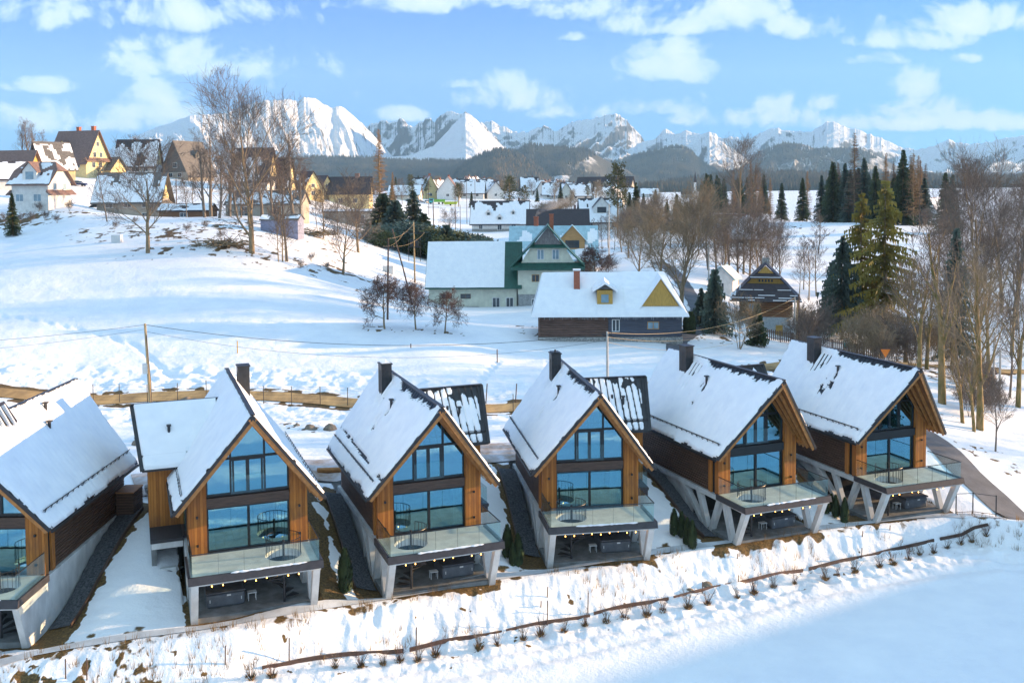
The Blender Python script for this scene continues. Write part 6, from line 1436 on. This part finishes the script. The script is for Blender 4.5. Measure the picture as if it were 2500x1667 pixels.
mountain('mountain','',[(250,395),(284,357),(322,338),(377,317),(429,299),(463,287),(480,282),(526,282),(570,275),(610,258),(654,247),(680,248),(705,244),(735,249),(745,240),(767,240),(790,252),(811,264),(837,261),(862,279),(888,302),(905,322),(930,348),(960,382),(975,395)],4600,6200,1900,3,mm,640,170,260,420,-.42,-.38,1.6,60)
mountain('mountain','',[(800,380),(850,340),(896,308),(930,296),(956,300),(981,291),(1011,310),(1045,291),(1066,298),(1096,272),(1108,276),(1122,281),(1139,273),(1164,291),(1185,306),(1232,361),(1260,385)],6700,6300,1500,7,mm,560,170,420,300,.02,.92,4.0,60)
mountain('mountain','',[(1120,330),(1160,310),(1181,299),(1201,296),(1219,304),(1242,315),(1260,325),(1293,322),(1329,308),(1364,322),(1400,298),(1420,294),(1466,289),(1485,283),(1502,278),(1520,285),(1538,302),(1573,345),(1590,355)],7000,7000,1700,13,mm,560,170,420,340,-.05,.95,3.2,60)
mountain('mountain','',[(1520,372),(1573,345),(1599,340),(1615,325),(1627,315),(1640,325),(1653,328),(1676,320),(1711,328),(1732,322),(1762,338),(1788,334),(1818,345),(1850,330),(1875,317),(1900,315),(1936,321),(1982,321),(2000,310),(2017,298),(2038,299),(2068,312),(2099,320),(2140,335),(2181,353),(2211,362),(2237,368),(2290,352),(2313,343),(2350,352),(2400,350),(2450,338),(2560,325)],6700,6700,1850,19,mm,900,150,340,400,-.1,1.0,2.4,60)
mountain('mountain','',[(1640,372),(1690,352),(1732,324),(1760,345),(1800,375),(1850,410)],5600,5700,800,29,mm,300,110,260,200,-.3,.85,2.5,50)
mountain('mountain','',[(880,405),(930,385),(1000,381),(1060,358),(1139,276),(1165,293),(1195,325),(1240,368),(1260,392)],5800,6000,1100,33,mm,330,90,70,420,-.4,-.9,.6,60)
def forest(X,Y,Z,n,seed,hmin,hmax,name,clear=.5,mat=None,tmax=1.0):
    rg_=np.random.RandomState(seed); nr,nc=X.shape
    a=rg_.rand(n)*(nr-12); b=rg_.rand(n)*(nc-2); i=a.astype(int); j=b.astype(int); fa=(a-i); fb=(b-j)
    def q(M): return (M[i,j]*(1-fa)*(1-fb)+M[i+1,j]*fa*(1-fb)+M[i,j+1]*(1-fa)*fb+M[i+1,j+1]*fa*fb)
    x,y,z=q(X),q(Y),q(Z); d=fbm(x/260,z/120+seed,4,seed); kp=d>clear*.62; x,y,z=x[kp],y[kp],z[kp]; n=len(x)
    h=hmin+(hmax-hmin)*rg_.rand(n); r=h*(.17+.08*rg_.rand(n)); ph=rg_.rand(n)*6.28; V=[];F=[]
    per=7; base=np.arange(n)*per
    ring=[np.stack([x+r*np.cos(ph+k*1.2566),y+r*np.sin(ph+k*1.2566),z-1+.12*h*(k%2)],1) for k in range(5)]
    V=np.stack(ring+[np.stack([x,y,z+h],1),np.stack([x+r*.3,y,z+h*.8],1)],1).reshape(-1,3)
    F=np.concatenate([np.stack([base+k,base+(k+1)%5,base+5],1) for k in range(5)])
    return tag(npmesh(name,V,F,mat or fm,smooth=False),kind='stuff')
fm = simple('far_forest',(.12,.105,.075),.9,.6,.011,col2=(.028,.042,.048))
fl = simple('far_larch',(.24,.15,.075),.9,.5,.02)
hA=[(1020,440),(1100,415),(1150,392),(1175,386),(1216,366),(1247,364),(1283,357),(1308,355),(1369,364),(1436,366),(1476,390),(1533,416),(1560,436),(1600,462)]
_,X,Y,Z=mountain('forested_hill','',hA,4400,4200,1400,41,hm,300,80,95,300,0,0,.5,22,.3); forest(X,Y,Z,26000,1,13,24,'hill_forest',.68)
hA2=[(1040,452),(1100,430),(1150,394),(1190,372),(1216,368),(1262,376),(1300,400),(1340,432),(1370,455)]
_,X,Y,Z=mountain('forested_hill','',hA2,3500,3500,900,43,hm,200,60,60,200,0,0,.5,22,.3); forest(X,Y,Z,9000,2,12,22,'hill_forest',.3); forest(X[:,100:],Y[:,100:],Z[:,100:],1500,22,13,22,'larch_wood',.3,fl)
hB=[(1440,420),(1476,400),(1530,388),(1558,376),(1609,366),(1640,357),(1665,357),(1686,368),(1716,397),(1760,425),(1800,450)]
_,X,Y,Z=mountain('forested_hill','',hB,5000,5100,1400,47,hm,260,70,110,300,0,0,.5,22,.3); forest(X,Y,Z,22000,3,13,24,'hill_forest',.68)
hC=[(1740,440),(1813,414),(1859,368),(1915,349),(1961,353),(1987,363),(2048,361),(2104,363),(2145,384),(2196,410),(2300,425),(2450,420),(2560,415)]
_,X,Y,Z=mountain('forested_hill','',hC,5200,5200,1500,53,hm,360,80,170,260,0,0,.5,22,.3); forest(X,Y,Z,24000,4,14,26,'hill_forest',.62)
hD=[(560,400),(700,388),(760,383),(888,385),(947,391),(1060,392),(1173,391),(1250,400)]
_,X,Y,Z=mountain('forested_hill','',hD,4700,4700,1500,59,hm,300,60,40,260,0,0,.3,22,.3); forest(X,Y,Z,24000,5,13,22,'hill_forest',.35)
hE=[(1560,462),(1640,452),(1720,440),(1800,425),(1900,430),(2100,432),(2300,440),(2560,440)]
_,X,Y,Z=mountain('forested_hill','',hE,2800,2800,900,61,hm,300,60,10,200,0,0,.3,18,.3); forest(X,Y,Z,9000,6,14,26,'hill_forest',.35)
# ------------------------------------------------------------------ sky with its clouds, sun
W = bpy.data.worlds.new("World"); SC.world = W; W.use_nodes = True; nt = NT(W); bg = nt.n['Background']
sk = nt.add('ShaderNodeTexSky'); sk.sky_type = 'NISHITA'; sk.sun_disc = False; sk.sun_elevation = SUNEL; sk.sun_rotation = R(90)-SUNAZ; sk.altitude = 900; sk.air_density = 1.0; sk.dust_density = .2; sk.ozone_density = 3.0
skc = nt.mix(1.0, sk.outputs[0], SKYT, 'MULTIPLY')
tc = nt.add('ShaderNodeTexCoord'); s3 = nt.add('ShaderNodeSeparateXYZ'); nt.link(tc.outputs['Generated'],s3.inputs[0])
yy = nt.math('MAXIMUM', nt.math('ABSOLUTE',s3.outputs[1]), .06); az_ = nt.math('DIVIDE',s3.outputs[0],yy); el_ = nt.math('DIVIDE',s3.outputs[2],yy)
cv = nt.add('ShaderNodeCombineXYZ'); nt.link(az_,cv.inputs[0]); nt.link(el_,cv.inputs[1])
nz = nt.noise(cv.outputs[0],13.0,10,.66,.35); nb = nt.noise(cv.outputs[0],3.2,4,.55)
CL = [(250,35,330,38),(450,150,150,34),(345,98,60,22),(115,195,85,15),(160,272,230,30),(375,220,75,36),(330,255,150,22),(1000,12,190,26),(1280,22,105,38),(1190,230,125,40),(1155,205,70,30),(1375,188,55,26),(1540,160,150,36),(1560,125,90,24),(1640,30,150,42),(1560,70,140,24),(1855,72,80,30),(2090,105,120,24),(2200,70,150,28),(1430,258,210,24),(1620,278,130,24),(1790,272,80,32),(1895,245,50,20),(2070,215,60,34),(2080,262,110,26),(930,263,55,16),(2222,148,28,12),(1308,92,40,10),(1340,132,40,9),(2020,150,50,14),(2150,290,320,20),(1060,195,70,12)]
g = None
for cx,cy,rx,ry in CL:
    a = (cx*1.063-1250)/FPX; b = (HZ-cy*1.063)/FPX
    u = nt.math('MULTIPLY',nt.math('SUBTRACT',az_,a),FPX/(rx*1.063)); w = nt.math('MULTIPLY',nt.math('SUBTRACT',el_,b),FPX/(ry*1.25*1.063))
    w = nt.math('MULTIPLY',w,nt.math('ADD',1.0,nt.math('MULTIPLY',nt.math('LESS_THAN',w,0.0),.8)))
    q = nt.math('SUBTRACT',1.0,nt.math('ADD',nt.math('MULTIPLY',u,u),nt.math('MULTIPLY',w,w)))
    g = q if g is None else nt.math('MAXIMUM',g,q)
g = nt.math('MAXIMUM',g,-2.2)
fld = nt.math('ADD',nt.math('MULTIPLY',g,.26),nt.math('MULTIPLY',nt.math('SUBTRACT',nz,.5),3.4))
fld = nt.math('ADD',fld,nt.math('MULTIPLY',nt.math('SUBTRACT',nb,.5),.8))
mask = nt.math('MULTIPLY',nt.math('ADD',fld,.14),2.7,clamp=True); mask = nt.math('SMOOTH_MIN',mask,.96,.15)
dens = nt.math('MULTIPLY',nt.math('ADD',fld,-.05),1.1,clamp=True)
cloud = nt.mix(dens,CLDA,CLDB)
# thin veil low over the horizon
veil = nt.math('MULTIPLY',nt.math('SUBTRACT',.17,el_),3.2,clamp=True); veil = nt.math('MULTIPLY',veil,.42)
skc = nt.mix(veil,skc,VEIL)
# bright cloud deck added overhead and behind the view to lift the ambient light
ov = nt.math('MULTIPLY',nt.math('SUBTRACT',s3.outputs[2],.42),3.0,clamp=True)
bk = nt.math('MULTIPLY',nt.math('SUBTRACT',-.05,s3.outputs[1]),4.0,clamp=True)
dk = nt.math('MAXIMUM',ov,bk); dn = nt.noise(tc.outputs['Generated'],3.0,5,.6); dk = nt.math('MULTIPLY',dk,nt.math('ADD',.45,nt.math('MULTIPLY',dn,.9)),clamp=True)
up = nt.math('MULTIPLY',s3.outputs[2],40.0,clamp=True); mask = nt.math('MULTIPLY',mask,up)
nt.link(nt.mix(dk,nt.mix(mask,skc,cloud),FILLDECK),bg.inputs[0]); bg.inputs[1].default_value = SKYS
sun = bpy.data.lights.new('sun','SUN'); sun.energy = SUNS; sun.angle = R(.55); sun.color = SUNC
so = bpy.data.objects.new('sun',sun); link(so); so.rotation_euler = Vector(SD).to_track_quat('Z','Y').to_euler(); so.location = (100,60,60)
if HAZE:
    b = MB(); b.box(-9000,9000,-3700,12500,-60,1500); hzm = bpy.data.materials.new('haze'); hzm.use_nodes = True; nt = NT(hzm); nt.n.remove(nt.n['Principled BSDF'])
    pv = nt.add('ShaderNodeVolumePrincipled'); pv.inputs['Color'].default_value = HAZEC; pv.inputs['Density'].default_value = HAZE; pv.inputs['Anisotropy'].default_value = .0
    nt.link(pv.outputs[0],nt.n['Material Output'].inputs['Volume']); tag(b.build('haze',hzm),kind='stuff')
for key,(a,b) in PROTO.items():
    for o in (a,b):
        if o.parent is None: bpy.data.objects.remove(o)
SC.view_settings.view_transform = 'Standard'; SC.view_settings.look = 'None'; SC.view_settings.gamma = 1; SC.view_settings.exposure = EXPO
SC.cycles.max_bounces = 6; SC.cycles.diffuse_bounces = 2; SC.cycles.glossy_bounces = 3; SC.cycles.transmission_bounces = 4; SC.cycles.transparent_max_bounces = 12; SC.cycles.volume_bounces = 0
SC.cycles.use_denoising = True
